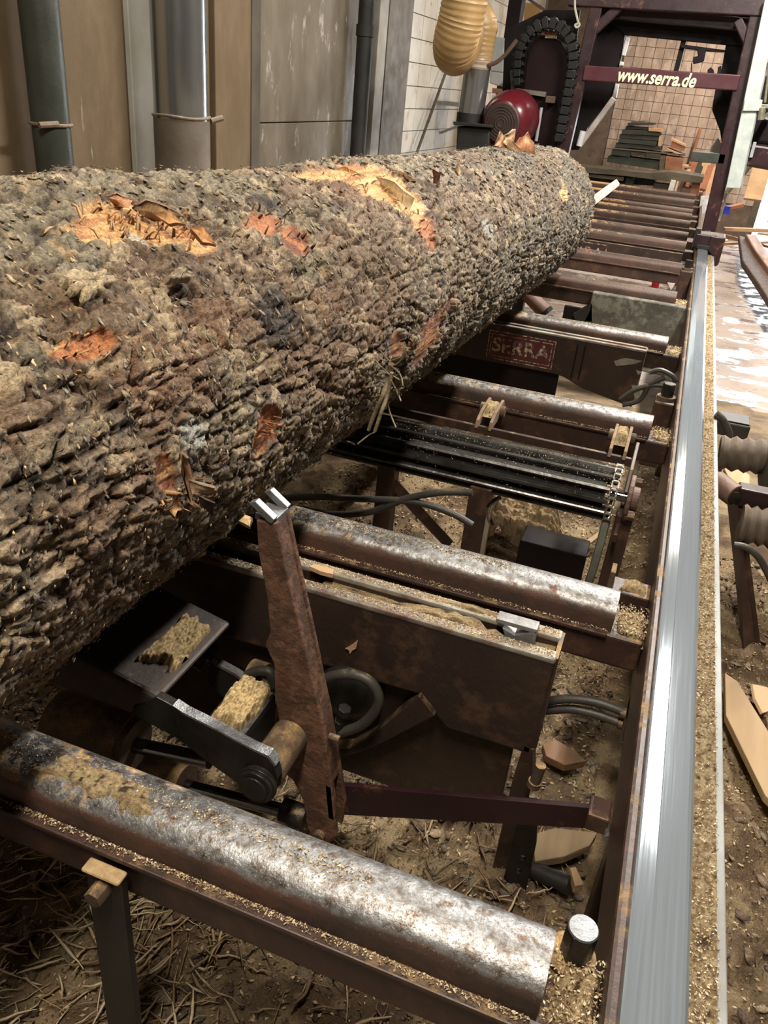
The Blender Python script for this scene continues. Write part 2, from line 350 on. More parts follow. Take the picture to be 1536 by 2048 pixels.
# ducts on the left wall
def duct(name, label, px, r, off, mat, band=None, cat='pipe'):
    y = PX(px, 200, WX+off).y; x = WX+off; t = thing(name, label, cat, (x, y, 0))
    obj('shaft', B().cyl((x, y, 0), (x, y, 3.5), r, n=40), mat, t, smooth=True)
    return t, x, y
t, x, y = duct('steel_duct', 'thick shiny steel duct pipe with a wire band in front of the left wall', 362, .108, .2, PIPE)
zb = PX(362, 232, x).z
obj('wire_band', B().tube([(x+.112*math.cos(a), y+.112*math.sin(a), zb+.003*math.sin(3*a)) for a in [i*2*math.pi/24 for i in range(25)]], .006, 8, sub=1).cyl((x+.1, y+.06, zb-.01), (x+.13, y+.1, zb+.005), .012, n=8), WIRE, t)
obj('lower_sleeve', B().cyl((x, y, 0), (x, y, zb-.01), .1115, n=40), paint('dirty_sleeve', (.16,.13,.10), (.10,.08,.06), 4, .6), t, smooth=True)
obj('flange', B().cyl((x, y, 1.95), (x, y, 1.97), .12, n=40), PIPE, t)
t, x, y = duct('dark_pipe', 'dark green-grey vertical pipe at the far left of the wall', 97, .062, .14, paint('dark_green_pipe', (.05,.058,.048), (.035,.038,.03), 5, .35))
zb = PX(97, 248, x).z; obj('wire_band', B().tube([(x+.066*math.cos(a), y+.066*math.sin(a), zb) for a in [i*2*math.pi/20 for i in range(21)]], .006, 8, sub=1).cyl((x+.03, y-.09, zb), (x+.055, y-.03, zb+.005), .01, n=8), WIRE, t)
t, x, y = duct('black_pipe', 'narrow black pipe in the wall corner left of the pale frame strip', 722, .05, .12, BLACKIRON)
obj('collar', B().cyl((x, y, 1.62), (x, y, 1.68), .058, n=24), BLACKIRON, t)
# leaning stick against the tiles
tag(obj('leaning_stick', B().cyl(PX(808, 305, WX+.06) - Vector((0,0,.35)) , PX(897, 130, WX+.06), .012, n=8), WOODG), 'thin wooden stick leaning against the white tiles', 'stick')

# ------------------------------------------------------------------ lamps
def lamp(name, label, x, y, z, L, power, colr, sz=.22):
    t = thing(name, label, 'lamp', (x, y, z))
    obj('housing', B().box((x-.13, y-L/2-.05, z+.03), (x+.13, y+L/2+.05, z+.10)).cyl((x, y-.5, z+.1), (x, y-.5, 3.6), .01, n=6).cyl((x, y+.5, z+.1), (x, y+.5, 3.6), .01, n=6), GREY, t)
    em, nt, p = nodemat('lamp_tube'); p.inputs['Emission Color'].default_value = (*colr, 1); p.inputs['Emission Strength'].default_value = 3
    for s in (-.05, .05): obj('tube', B().cyl((x+s, y-L/2, z+.012), (x+s, y+L/2, z+.012), .013, n=10), em, t)
    l = bpy.data.lights.new(name, 'AREA'); l.shape = 'RECTANGLE'; l.size = sz; l.size_y = L; l.energy = power; l.color = colr
    lo = bpy.data.objects.new('light', l); COL.objects.link(lo); lo.parent = t; lo.location = (0, 0, -.01); return t
lamp('ceiling_lamp', 'long ceiling lamp hanging over the near half of the log bed', .60, 3.85, 3.0, 1.3, 155, (1, .94, .86), .14)
lamp('ceiling_lamp', 'long ceiling lamp hanging over the far saw frame', .58, 7.15, 3.0, 1.3, 80, (1, .87, .70), .14)
lamp('ceiling_lamp', 'unseen ceiling lamp placed above the camera to light the near floor', -.1, .0, 3.3, 1.3, 82, (1, .90, .76))  # unseen lamp, placed to light the near floor and log top
lamp('ceiling_lamp', 'ceiling lamp over the aisle by the back doorway', .2, 9.9, 3.0, 1.0, 60, (1, .80, .66))
lamp('ceiling_lamp', 'unseen ceiling lamp added near the left wall to light the log', -1.6, 2.9, 3.3, 1.8, 38, (1, .95, .86))  # unseen lamp, added for light on the log's left side and the wall

# ------------------------------------------------------------------ the log
LX0, LAX, LR0, LK = -.8737, .0391, .3172, -.0050
def logray(px, py):
    r = ray(px, py); S = np.linspace(.3, 7, 3000); P = CAM + S[:, None]*r; y = P[:, 1]; rad = LR0 - .2*0 + LK*y
    g = np.hypot(P[:, 0]-LX0-LAX*y, P[:, 2]-(.6+rad))-rad; k = np.argmax(g < 0); 
    if g[k] >= 0: k = int(np.argmin(g))
    p = P[k]; return p[1], math.atan2(p[2]-(.6+LR0+LK*p[1]), p[0]-LX0-LAX*p[1])
def logaxis(y): return LX0+LAX*y, .6+LR0+LK*y
Y0, Y1 = -.7, 4.22
ys = [Y0]; 
while ys[-1] < Y1: ys.append(ys[-1] + max(.0036, .0023*math.hypot(ys[-1], .9)))
ys = np.array(ys); ys[-1] = Y1
th_v = np.linspace(math.radians(-100), math.radians(140), 470, endpoint=False); th_h = np.linspace(math.radians(140), math.radians(260), 90, endpoint=False)
ths = np.concatenate([th_v, th_h]); NT = len(ths); NYY = len(ys)
YG, TG = np.meshgrid(ys, ths, indexing='ij'); yy = YG.ravel(); tt = TG.ravel(); ss = tt*.30
PEELS = [ # px, py, radius along, radius around, kind
    (255, 438, .10, .035, 0), (330, 455, .07, .025, 0), (410, 480, .05, .02, 0), (215, 415, .06, .02, 0),
    (700, 345, .16, .05, 0), (770, 375, .15, .06, 0), (810, 400, .10, .05, 0), (850, 450, .07, .035, 1), (865, 490, .05, .02, 1), (640, 350, .09, .03, 0),
    (1130, 385, .06, .03, 0), (545, 850, .035, .035, 1), (530, 880, .025, .03, 1), (860, 665, .10, .05, 1), (900, 610, .05, .03, 1), (840, 700, .07, .04, 1),
    (160, 685, .05, .012, 1), (190, 690, .04, .012, 1), (520, 440, .06, .025, 1), (590, 470, .05, .03, 1), (1030, 290, .10, .05, 1), (1130, 300, .04, .03, 1), (340, 945, .02, .03, 1), (800, 690, .04, .03, 1), (690, 380, .2, .10, 2), (330, 720, .12, .06, 2), (420, 660, .16, .05, 2)]
pk = [np.zeros(len(yy)) for _ in range(3)]
wx = fbm(yy*9, ss*9, 4, 90)-.5; wy = fbm(yy*9, ss*9, 4, 130)-.5
for px, py, ra, rb, k in PEELS:
    y_, t_ = logray(px, py); d = np.sqrt(((yy-y_+wx*ra*1.3)/ra)**2 + ((ss-t_*.30+wy*rb*1.3)/rb)**2)
    pk[k] = np.maximum(pk[k], 1-sstep(.75, 1.05, d) if k < 2 else .8*(1-sstep(.2, 1.2, d)))
peel = np.maximum(pk[0], pk[1])
# bark: scaly plates split by long furrows that run with the trunk
wpx = (fbm(yy*14, ss*14, 3, 5)-.5)*.9; wpy_ = (fbm(yy*14, ss*14, 3, 55)-.5)*.9
f1, f2, cid, dx1, dy1 = worley(yy/.062+wpx, ss/.034+wpy_, 3)
g1, g2, cid2, ex1, ey1 = worley(yy/.022+wpx*1.5, ss/.016+wpy_*1.5, 9)
fur = 1-sstep(.02, .20, f2-f1); fur2 = 1-sstep(.0, .22, g2-g1)
lf = fbm(yy*2.2+3, ss*11, 5, 70); furL = 1-sstep(.0, .05, np.abs(lf-.5))            # long furrows
ter = fbm(yy*13+wpx*.6, ss*9+wpy_*.6, 6, 700)*15; tf = ter-np.floor(ter); terr = np.floor(ter)+sstep(.72, .95, tf); tc = hsh(np.floor(ter+.15).astype(np.int64)+np.floor(yy*9+wpx).astype(np.int64)*7, np.floor(ss*15+wpy_).astype(np.int64), 5)
plate = (terr-7.5)*.0019 + cid*.0048 + dy1*(cid-.3)*.009 + dx1*.004 + cid2*.0042 + ey1*.0032
big = (fbm(yy*2.3, ss*2.3, 4, 200)-.5)*.03
grain = (fbm(yy*190, ss*30, 3, 300)-.5)*.0050 + (fbm(yy*70, ss*60, 4, 310)-.5)*.0065
h = big*.8 + plate*.88 - fur*.0058 - fur2*.0030 - furL*.007*sstep(.2, .6, fbm(yy*4, ss*4, 2, 77)) + grain
fib = (fbm(yy*12, ss*150, 3, 400)-.5)*.006
h = h*(1-peel) + peel*(big*.9 - .006 + fib)
y_, t_ = logray(135, 372); h += .022*np.exp(-(((yy-y_)/.16)**2+((ss-t_*.3-.03)/.12)**2))
y_, t_ = logray(720, 340); h += .012*np.exp(-(((yy-y_)/.25)**2+((ss-t_*.3)/.12)**2))
n1 = fbm(yy*5, ss*7, 4, 500); n2 = fbm(yy*22, ss*22, 3, 520); n3 = fbm(yy*1.2, ss*2.5, 3, 540)
col = np.tile(np.array([.215, .165, .115]), (len(yy), 1))
col = mixc(col, (.135, .082, .052), sstep(.42, .68, n1)*.8); col = mixc(col, (.29, .255, .20), sstep(.5, .9, cid)*.7); col = mixc(col, (.33, .29, .22), sstep(.6, .9, tc)*.55); col = mixc(col, (.10, .066, .045), sstep(.7, 1., 1-tc)*.5)
col = mixc(col, (.36, .315, .235), sstep(.55, .7, n2)*.6); col = mixc(col, (.15, .155, .105), sstep(.50, .62, n3)*.5)
col = mixc(col, (.12, .125, .11), sstep(1.8, 3.2, yy)*.75)  # far bark greyer-green, its cooler light also put into the colour
col = mixc(col, (.035, .022, .014), np.clip(fur*.8+fur2*.4+furL*.6, 0, .92))
col = mixc(col, (.36, .27, .16), sstep(.66, .74, fbm(yy*48, ss*48, 3, 600))*.8)
col = mixc(col, (.035, .024, .016), sstep(.60, .72, fbm(yy*26, ss*26, 4, 660))*.75)
col = mixc(col, (.20, .115, .07), sstep(.52, .66, fbm(yy*3.1, ss*5, 4, 670))*.4)
col = mixc(col, (.20, .10, .055), pk[2]*.6)
col = mixc(col, (.48, .40, .28), sstep(.60, .70, fbm(yy*34, ss*20, 4, 680))*.6)
hf = fbm(yy*14, ss*80, 4, 610)
c0 = mixc(np.tile(np.array([.62, .38, .17]), (len(yy), 1)), (.40, .18, .07), sstep(.45, .66, hf)); c0 = mixc(c0, (.72, .52, .28), sstep(.55, .7, fbm(yy*7, ss*40, 3, 640)))
c1 = mixc(np.tile(np.array([.42, .17, .07]), (len(yy), 1)), (.17, .06, .03), sstep(.40, .6, n2)); c1 = mixc(c1, (.55, .34, .16), sstep(.56, .68, hf))
wgt = pk[0]/(pk[0]+pk[1]+1e-6); cp = c0*wgt[:, None]+c1*(1-wgt)[:, None]; col = col*(1-peel[:, None])+cp*peel[:, None]
y_, t_ = logray(565, 625); d = np.sqrt(((yy-y_)/.075)**2+((ss-t_*.3+(n2-.5)*.05)/.065)**2); col = mixc(col, (.018, .015, .018), (1-sstep(.6, 1.1, d))*.85)
for px, py, r in ((975, 455, .045), (395, 860, .03), (275, 470, .015), (590, 1020, .02)):
    y_, t_ = logray(px, py); d = np.sqrt(((yy-y_)/r)**2+((ss-t_*.3)/r)**2)+(n2-.5)*1.6; col = mixc(col, (.42, .46, .47), (1-sstep(.5, 1., d))*.7)
col *= (1-.38*sstep(2.0, 3.6, yy)*(1-peel))[:, None]  # far end painted darker, offsetting the strong lamp above it
rad = LR0+LK*yy; zc = .6+rad
rr = rad + h - .004
V = np.stack([LX0+LAX*yy+rr*np.cos(tt), yy, zc+rr*np.sin(tt)], 1)
V[:, 2] = np.maximum(V[:, 2], .602)
LOGV = V.reshape(NYY, NT, 3)
idx = np.arange(NYY*NT).reshape(NYY, NT); nx = np.roll(idx, -1, 1)
F = np.stack([idx[:-1], idx[1:], nx[1:], nx[:-1]], -1).reshape(-1, 4)
logt = thing('tree_log', 'huge rough-barked tree log lying along the steel crossbars', 'log', (LX0, 1.8, .6))
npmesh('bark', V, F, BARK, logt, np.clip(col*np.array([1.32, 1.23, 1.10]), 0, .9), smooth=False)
for k, yv in ((0, Y0), (NYY-1, Y1)):
    ring = LOGV[k]; c = ring.mean(0); pts = [tuple(c)]; 
    for fr in (.5, 1.):
        pts += [tuple(c+(p-c)*fr) for p in ring[::8]]
    m = len(ring[::8]); fs = [(0, 1+i, 1+(i+1) % m) for i in range(m)]+[(1+i, 1+m+i, 1+m+(i+1) % m, 1+(i+1) % m) for i in range(m)]
    obj('cut_end', B().add(pts, fs), WOOD, logt)
# loose bark scales standing proud of the surface
def flakes(name, n, smin, smax, mat, parent, cols, place, lift=.35, jag=7):
    Vs = []; Fs = []; Cs = []; k = 0
    for i in range(n):
        p, nrm, tang, sc = place(i); s = RS.uniform(smin, smax)*sc; asp = RS.uniform(.35, .75); a0 = RS.uniform(0, 6.28)
        n_ = Vector(nrm); t_ = Vector(tang); b_ = n_.cross(t_); c = cols[RS.randint(len(cols))]; cv = RS.uniform(.7, 1.25)
        th_ = s*.045; tl = RS.uniform(-lift, lift); tl2 = RS.uniform(0, lift)
        ring = []
        for j in range(jag):
            an = a0+2*math.pi*j/jag; r = s*RS.uniform(.40, 1.1); u = math.cos(an)*r; v = math.sin(an)*r*asp
            ring.append((u, v))
        P = Vector(p)
        top = [P + t_*u + b_*v + n_*(th_ + tl*u + tl2*v + RS.uniform(-.08, .08)*s) for u, v in ring]
        low = [P + t_*u*.9 + b_*v*.9 - n_*(th_*.8) for u, v in ring]
        cen = P + n_*(th_*1.6)
        base = k; Vs += [cen]+top+low
        for j in range(jag):
            j2 = (j+1) % jag; Fs.append((base, base+1+j, base+1+j2)); Fs.append((base+1+j, base+1+jag+j, base+1+jag+j2)); Fs.append((base+1+j, base+1+jag+j2, base+1+j2))
        k += 1+2*jag; Cs += [[x*cv for x in c]]*(1+jag)+[[x*cv*.6 for x in c]]*jag
    return npmesh(name, np.array([tuple(v) for v in Vs]), np.array(Fs), mat, parent, np.array(Cs), smooth=False)
peelg = peel.reshape(NYY, NT); colg = col.reshape(NYY, NT, 3)
def lplace(i):
    while True:
        q = RS.uniform(); y = -.1+4.25*q**1.5; t = math.radians(RS.uniform(-75, 125)); a = int(np.searchsorted(ys, y)); b = int(np.searchsorted(th_v, t)); a = min(a, NYY-2); b = min(b, 468)
        if peelg[a, b] < .3: break
    p = LOGV[a, b]; n = (0*0+math.cos(ths[b]), 0, math.sin(ths[b])); an = RS.uniform(-.5, .5)
    tg = Vector((-math.sin(ths[b])*math.cos(an), math.sin(an), math.cos(ths[b])*math.cos(an)))
    return p+np.array(n)*.001, n, tg, .75+.25*min(y, 3)
lc = [(.28,.21,.14), (.20,.14,.095), (.36,.29,.20), (.30,.25,.185), (.46,.39,.29), (.17,.10,.065), (.23,.21,.15), (.55,.42,.26)]
fl = flakes('bark_scales', 11000, .0035, .010, BARK, logt, lc, lplace, .38, 8); fl['kind'] = 'stuff'
def crumb(i):
    p, n, tg, s = lplace(i); return np.array(p)+np.array(n)*.006, n, tg, 1
fl = flakes('bark_crumbs', 5200, .002, .0065, CHIPS, logt, [(.42,.30,.17), (.52,.40,.24), (.30,.19,.11), (.20,.17,.12)], crumb, .5, 4); fl['kind'] = 'stuff'
# a few large single scales one can pick out
def bigflake(px, py, sx, sy, c, label=None, lift=.012, yaw=0):
    y, t = logray(px, py); cx, cz = logaxis(y); n = Vector((math.cos(t), 0, math.sin(t))); r = LR0+LK*y+.010
    P = Vector((cx, y, cz))+n*r; T = Vector((0, 1, 0)); S = n.cross(T); T, S = T*math.cos(yaw)+S*math.sin(yaw), S*math.cos(yaw)-T*math.sin(yaw)
    m = 44; vs = []; cs = []; jg = [1+RS.uniform(-.22, .22) for _ in range(m)]
    for k, (fr, ht) in enumerate(((0, lift), (.3, lift), (.62, lift), (1., lift*.75), (.98, -.006))):
        for j in range(m):
            an = 2*math.pi*j/m; rr_ = fr*(1+.2*math.sin(3*an+px)+.12*math.sin(7*an+py))*jg[j] if fr else 0
            u = sx*rr_*math.cos(an); v = sy*rr_*math.sin(an); vs.append(P+T*u+S*v+n*(ht-(v*v)/(2*r)+RS.uniform(-.002, .002))); q = RS.uniform(.8, 1.15); cs.append([x*q for x in c])
    fs = [(k*m+j, k*m+(j+1) % m, (k+1)*m+(j+1) % m, (k+1)*m+j) for k in range(4) for j in range(m)]
    o = npmesh('bark_plate', np.array([tuple(v) for v in vs]), np.array(fs), BARK, logt, np.array(cs), smooth=False)
    if label: o['label'] = label
for a in [(165, 582, .034, .016, (.52,.40,.24), 'large pale tan bark plate', .010), (350, 562, .022, .008, (.42,.33,.21), None, .008),
          (690, 715, .02, .012, (.36,.26,.17), None, .010), (900, 605, .02, .010, (.45,.32,.2), None, .008)]:
    bigflake(*a)
# torn splinters
def splinters(px, py, n, L, c, name='torn_splinters', label=None, up=.6, spread=.05, off=0., w=.004):
    n = int(n*.3); up *= .5
    y, t = logray(px, py); cx, cz = logaxis(y); nrm = Vector((math.cos(t), 0, math.sin(t))); P0 = Vector((cx, y, cz))+nrm*(LR0+LK*y+off); T = Vector((0, 1, 0)); S = nrm.cross(T)
    Vs = []; Fs = []; Cs = []; k = 0
    for i in range(n):
        a = P0+T*RS.normal(0, spread)+S*RS.normal(0, spread*.4); d = (T*RS.normal(0, 1)+S*RS.normal(0, .45)+nrm*abs(RS.normal(up*.6, .2))).normalized(); l = L*RS.uniform(.3, 1.1); l *= .42; ww = w*.4*RS.uniform(.4, 2.4)
        s = d.cross(Vector((RS.normal(), RS.normal(), RS.normal()))).normalized(); u = d.cross(s); m = a+d*l*.5+nrm*l*RS.uniform(-.1, .15); e = a+d*l; qv = RS.uniform(.65, 1.25); cc = [x*qv for x in c]
        Vs += [a-s*ww-nrm*.01, a+s*ww-nrm*.01, a+u*ww*.5-nrm*.01, m-s*ww*.8, m+s*ww*.8, m+u*ww*.5, e]
        Fs += [(k, k+1, k+4), (k, k+4, k+3), (k+1, k+2, k+5), (k+1, k+5, k+4), (k+2, k, k+3), (k+2, k+3, k+5), (k+3, k+4, k+6), (k+4, k+5, k+6), (k+5, k+3, k+6)]; Cs += [cc]*7; k += 7
    o = npmesh(name, np.array([tuple(v) for v in Vs]), np.array(Fs), FIBRE, logt, np.array(Cs), smooth=False); o['kind'] = 'stuff'
    if label: o['label'] = label
OR = (.50,.30,.14)
splinters(255, 432, 160, .05, OR, spread=.06, up=.25, label='orange torn bark fibres', w=.004); splinters(350, 452, 120, .035, (.40,.19,.08), spread=.045, up=.3)
splinters(720, 350, 260, .06, (.58,.36,.16), spread=.11, up=.2, w=.004); splinters(810, 400, 120, .05, (.58,.40,.2), spread=.07, up=.12); splinters(860, 470, 90, .04, (.4,.17,.08), spread=.06, up=.2)
splinters(545, 862, 90, .028, (.42,.17,.07), spread=.02, up=.35); splinters(400, 985, 90, .06, (.26,.13,.06), spread=.035, up=.5, w=.005); splinters(350, 1000, 50, .05, (.45,.26,.11), spread=.02, up=.5, w=.005)
splinters(860, 660, 110, .04, (.42,.22,.09), spread=.07, up=.3); splinters(175, 690, 60, .02, (.45,.26,.12), spread=.03, up=.2); splinters(1130, 385, 40, .04, (.55,.25,.10), spread=.04, up=.3)
splinters(560, 450, 120, .035, (.20,.10,.055), spread=.10, up=.2); splinters(760, 780, 60, .05, (.30,.24,.15), spread=.05, up=.4, w=.002)
# chunks of bark standing up at the knots (thick, curled)
def chunk(pts, c, th=.012, name='torn_wood', seed=0):
    r_ = np.random.RandomState(seed); vs = []; n = len(pts); cen = sum(pts, Vector())/n; nm = (pts[1]-pts[0]).cross(pts[-1]-pts[0]).normalized()
    m = 5; cs = []; b = []
    for side in (0, 1):
        for fr in (1., .5):
            for p in pts:
                for e in range(2):
                    q = p if e == 0 else (p+pts[(pts.index(p)+1) % n])/2
                    vs.append(cen+(q-cen)*fr*(1 if e == 0 else r_.uniform(.82, 1.05))+nm*((side*2-1)*th*(.35 if fr == 1 else .6)+r_.uniform(-.25, .25)*th)); k = r_.uniform(.6, 1.25); cs.append([x*k for x in c])
        vs.append(cen+nm*(side*2-1)*th*.6); cs.append(list(c))
    N = 2*n; fs = []
    for side in (0, 1):
        o = side*(2*N+1)
        for j in range(N): fs += [(o+j, o+(j+1) % N, o+N+(j+1) % N), (o+j, o+N+(j+1) % N, o+N+j), (o+N+j, o+N+(j+1) % N, o+2*N)]
    for j in range(N): fs += [(j, (j+1) % N, 2*N+1+(j+1) % N), (j, 2*N+1+(j+1) % N, 2*N+1+j)]
    return npmesh(name, np.array([tuple(v) for v in vs]), np.array(fs), FIBRE, logt, np.array(cs), smooth=False)
def lch(pxs, y, c, seed, th=.012): return chunk([PY(a, b, y+(i % 3)*.012) for i, (a, b) in enumerate(pxs)], c, th, seed=seed)
yk = logray(1035, 300)[0]
o = lch([(988, 292), (1000, 262), (1012, 282), (1022, 266), (1030, 290), (1020, 312)], yk, (.85,.48,.28), 1, .03); o['label'] = 'orange splintered wood sticking up'
lch([(1022, 300), (1040, 275), (1056, 264), (1068, 285), (1072, 318), (1050, 325)], yk+.08, (.80,.42,.24), 2, .035); lch([(1004, 285), (1010, 270), (1028, 258), (1026, 285), (1040, 300), (1015, 300)], yk-.05, (.90,.58,.34), 3, .02)
y2 = logray(230, 405)[0]
for i, (pts, dy, c) in enumerate([([(168, 418), (185, 400), (225, 402), (250, 412), (215, 430)], 0, (.62,.36,.14)), ([(198, 395), (222, 375), (262, 388), (285, 412), (262, 418), (230, 400)], .03, (.20,.11,.06)),
        ([(212, 392), (232, 385), (262, 398), (255, 415), (228, 410)], -.02, (.48,.24,.11)), ([(265, 418), (290, 398), (330, 410), (362, 430), (350, 448), (305, 440)], 0, (.30,.17,.08)), ([(310, 432), (345, 425), (372, 450), (340, 452)], -.03, (.50,.26,.11)),
        ([(110, 385), (150, 370), (170, 378), (140, 392)], .02, (.12,.09,.06)), ([(380, 460), (405, 455), (432, 492), (405, 488)], -.03, (.55,.27,.1))]): lch(pts, y2+dy, c, 10+i, .012)
y3 = logray(780, 370)[0]
for i, (pts, dy, c) in enumerate([([(712, 352), (742, 342), (755, 360), (738, 378), (718, 370)], 0, (.42,.28,.16)), ([(752, 352), (790, 362), (830, 395), (820, 418), (770, 385)], -.05, (.66,.46,.24)), ([(735, 370), (760, 375), (752, 392), (728, 380)], -.06, (.035,.028,.025)),
        ([(640, 345), (690, 335), (720, 348), (680, 365)], -.1, (.60,.36,.16)), ([(770, 335), (805, 345), (832, 365), (800, 362)], .1, (.36,.18,.08)), ([(865, 338), (880, 345), (878, 370), (868, 366)], .2, (.16,.06,.035)), ([(910, 340), (918, 318), (922, 345), (916, 352)], .25, (.5,.33,.18))]): lch(pts, y3+dy, c, 30+i, .014)
y4 = logray(360, 970)[0]-.02
for i, (pts, dy, c) in enumerate([([(318, 978), (345, 985), (365, 1015), (350, 1030), (325, 1005)], 0, (.42,.24,.10)), ([(362, 905), (378, 915), (388, 960), (378, 1000), (366, 950)], -.02, (.30,.16,.08)), ([(378, 960), (430, 975), (425, 990), (385, 985)], -.02, (.36,.24,.14)), ([(395, 990), (430, 1005), (425, 1030), (400, 1010)], 0, (.07,.045,.03)), ([(478, 1045), (490, 1030), (505, 1038), (500, 1055)], 0, (.45,.30,.15)), ([(125, 575), (140, 568), (170, 572), (200, 585), (185, 600), (150, 605)], .08, (.5,.37,.2))][:5]): lch(pts, y4+dy, c, 50+i, .010)
# twig bundle hanging off the log
yt = logray(770, 730)[0]-.03
tw_ = thing('twig_bundle', 'thin dry twigs hanging off the right side of the log', 'twig', tuple(PY(770, 740, yt)))
TW = woodmat('dry_twig', (.30,.25,.16), (.16,.12,.07), 30)
def tpath(pts, dy=0): return [PY(a, b, yt+dy+.01*math.sin(i*2)) for i, (a, b) in enumerate(pts)]
obj('stem', B().tube(tpath([(782, 728), (776, 760), (766, 790), (752, 820), (737, 860)]), .006, 8, rf=lambda t, i: .006*(1-.3*t)), TW, tw_, smooth=True)
obj('stem', B().tube(tpath([(784, 745), (775, 790), (764, 820), (750, 862)], -.02), .004, 8), TW, tw_, smooth=True)
bt = B()
for pts in [[(690, 640), (720, 680), (750, 720), (775, 745)], [(700, 725), (730, 718), (765, 735)], [(772, 790), (780, 825), (792, 855)], [(782, 760), (795, 785), (802, 802)], [(748, 865), (735, 872), (715, 888)], [(740, 700), (770, 722), (800, 715)], [(780, 730), (800, 748), (806, 772)], [(730, 752), (762, 742), (800, 760)], [(760, 700), (790, 730), (815, 700)], [(693, 882), (704, 886), (709, 889)], [(790, 775), (796, 790), (800, 778), (806, 776)]]:
    bt.tube(tpath(pts, random.uniform(-.03, .02)), .0016, 5, sub=3)
obj('twigs', bt, TW, tw_)['kind'] = 'stuff'

# ------------------------------------------------------------------ side rail
sr = thing('side_rail', 'long side rail with polished flat steel strip on the right', 'rail', (.16, 1, .43))
obj('rail_box', B().box((.117, -.4, .43), (.2, 10.4, .587)), MAROON, sr, .006)
st_ = B(); prof = [(.1305, .5855), (.1315, .5985), (.134, .6000), (.1545, .6002), (.1560, .6007), (.1900, .5990), (.1940, .5978), (.1985, .592), (.1995, .585)]
n = len(prof); yy_ = [-.4, 10.4]; st_.add([(x, y, z) for y in yy_ for x, z in prof], [(i, i+1, n+i+1, n+i) for i in range(n-1)]+[tuple(range(n)), tuple(range(2*n-1, n-1, -1)), (0, n, 2*n-1, n-1)])
obj('guide_strip', st_, STRIP, sr)
obj('ledge', B().box((.2, -.4, .552), (.245, 10.4, .566)).box((.237, -.4, .50), (.245, 10.4, .552)), paint('grey_ledge', (.30,.32,.32), (.20,.20,.19), 8, .6, dust=.2), sr, .002)
# sawdust on the ledge
def dustpatch(name, x0, x1, y0, y1, z, hgt, parent, nx_=24, ny_=60, cut=.35, edge=1, seed=0, colr=((.50,.38,.21), (.32,.22,.12)), fn=None, ys_=None):
    xs = np.linspace(x0, x1, nx_); yv = np.linspace(y0, y1, ny_) if ys_ is None else ys_; ny_ = len(yv)
    X, Y = np.meshgrid(xs, yv); X = X.ravel(); Y = Y.ravel()
    n_ = fbm(X*60, Y*60, 4, seed); n0 = fbm(X*14, Y*14, 3, seed+9)
    e = np.minimum(np.minimum((X-x0), (x1-X))/(x1-x0)*2, np.minimum(Y-y0, y1-Y)/(min(y1-y0, .3))*2) if edge else np.ones(len(X))
    hh = (n_*.5+n0*.8-cut)*hgt*np.minimum(1, e*3+(.0 if edge else 1)) - (1-sstep(.05, .5, e+(fbm(X*35, Y*35, 3, seed+31)-.5)*.8*min(1, edge)))*hgt*(.9 if edge else 0)
    if fn is not None: hh = hh*fn(X, Y)
    Z = z + hh; c = mixc(np.tile(np.array(colr[0]), (len(X), 1)), colr[1], sstep(.4, .65, fbm(X*200, Y*200, 2, seed+4))); c = mixc(c, (.07,.05,.03), sstep(.72, .76, fbm(X*130, Y*130, 2, seed+8)))
    ix_ = np.arange(len(X)).reshape(ny_, nx_); F_ = np.stack([ix_[:-1, :-1], ix_[:-1, 1:], ix_[1:, 1:], ix_[1:, :-1]], -1).reshape(-1, 4)
    o = npmesh(name, np.stack([X, Y, Z], 1), F_, SAWD, parent, c); o['kind'] = 'stuff'; return o
ysl = [.2]
while ysl[-1] < 10.3: ysl.append(ysl[-1]+max(.004, .004*ysl[-1]))
dustpatch('sawdust', .199, .233, .2, 10.3, .5675, .008, sr, 14, 0, .28, 0, 3, ys_=np.array(ysl), colr=((.44,.34,.20), (.25,.17,.09)))
def grains(name, n, place, s0, s1, parent=None, cols=None, label=None, cat=None, mat=CHIPS):
    cols = cols or [(.50,.40,.25), (.38,.28,.16), (.60,.50,.34), (.22,.14,.08)]
    u = RS.normal(size=(n, 3)); u /= np.linalg.norm(u, axis=1)[:, None]; v = np.cross(u, RS.normal(size=(n, 3))); v /= np.linalg.norm(v, axis=1)[:, None]
    u[:, 2] *= .45; s = RS.uniform(s0, s1, n)[:, None]; P = place(n); w_ = np.cross(u, v)
    A = P+u*s; Bq = P+v*s*.45; Cq = P-u*s; D = P-v*s*.45; E_ = P+w_*s*.3+np.array([0, 0, .3])*s
    V_ = np.stack([A, Bq, Cq, D, E_], 1).reshape(-1, 3); k = np.arange(n)[:, None]*5
    F_ = np.concatenate([k+np.array([0, 1, 4]), k+np.array([1, 2, 4]), k+np.array([2, 3, 4]), k+np.array([3, 0, 4])], 0)
    ca = np.array(cols)[RS.randint(len(cols), size=n)]*RS.uniform(.7, 1.3, (n, 1)); o = npmesh(name, V_, F_, mat, parent, np.repeat(ca, 5, 0), smooth=False)
    return tag(o, label, cat, kind='stuff')
def ledgep(n): 
    q = RS.uniform(size=n); y = .25+4.5*q**1.6; return np.stack([RS.uniform(.2005, .235, n)-.004*(RS.uniform(size=n) < .1), y, .5705+RS.uniform(0, .002, n)], 1)
grains('sawdust_grains', 9000, ledgep, .0012, .0032, sr)
for yv in (1.0, 3.1, 5.5, 8.): obj('leg', B().box((.135, yv, 0), (.185, yv+.05, .43)), MAROON, sr, .003)

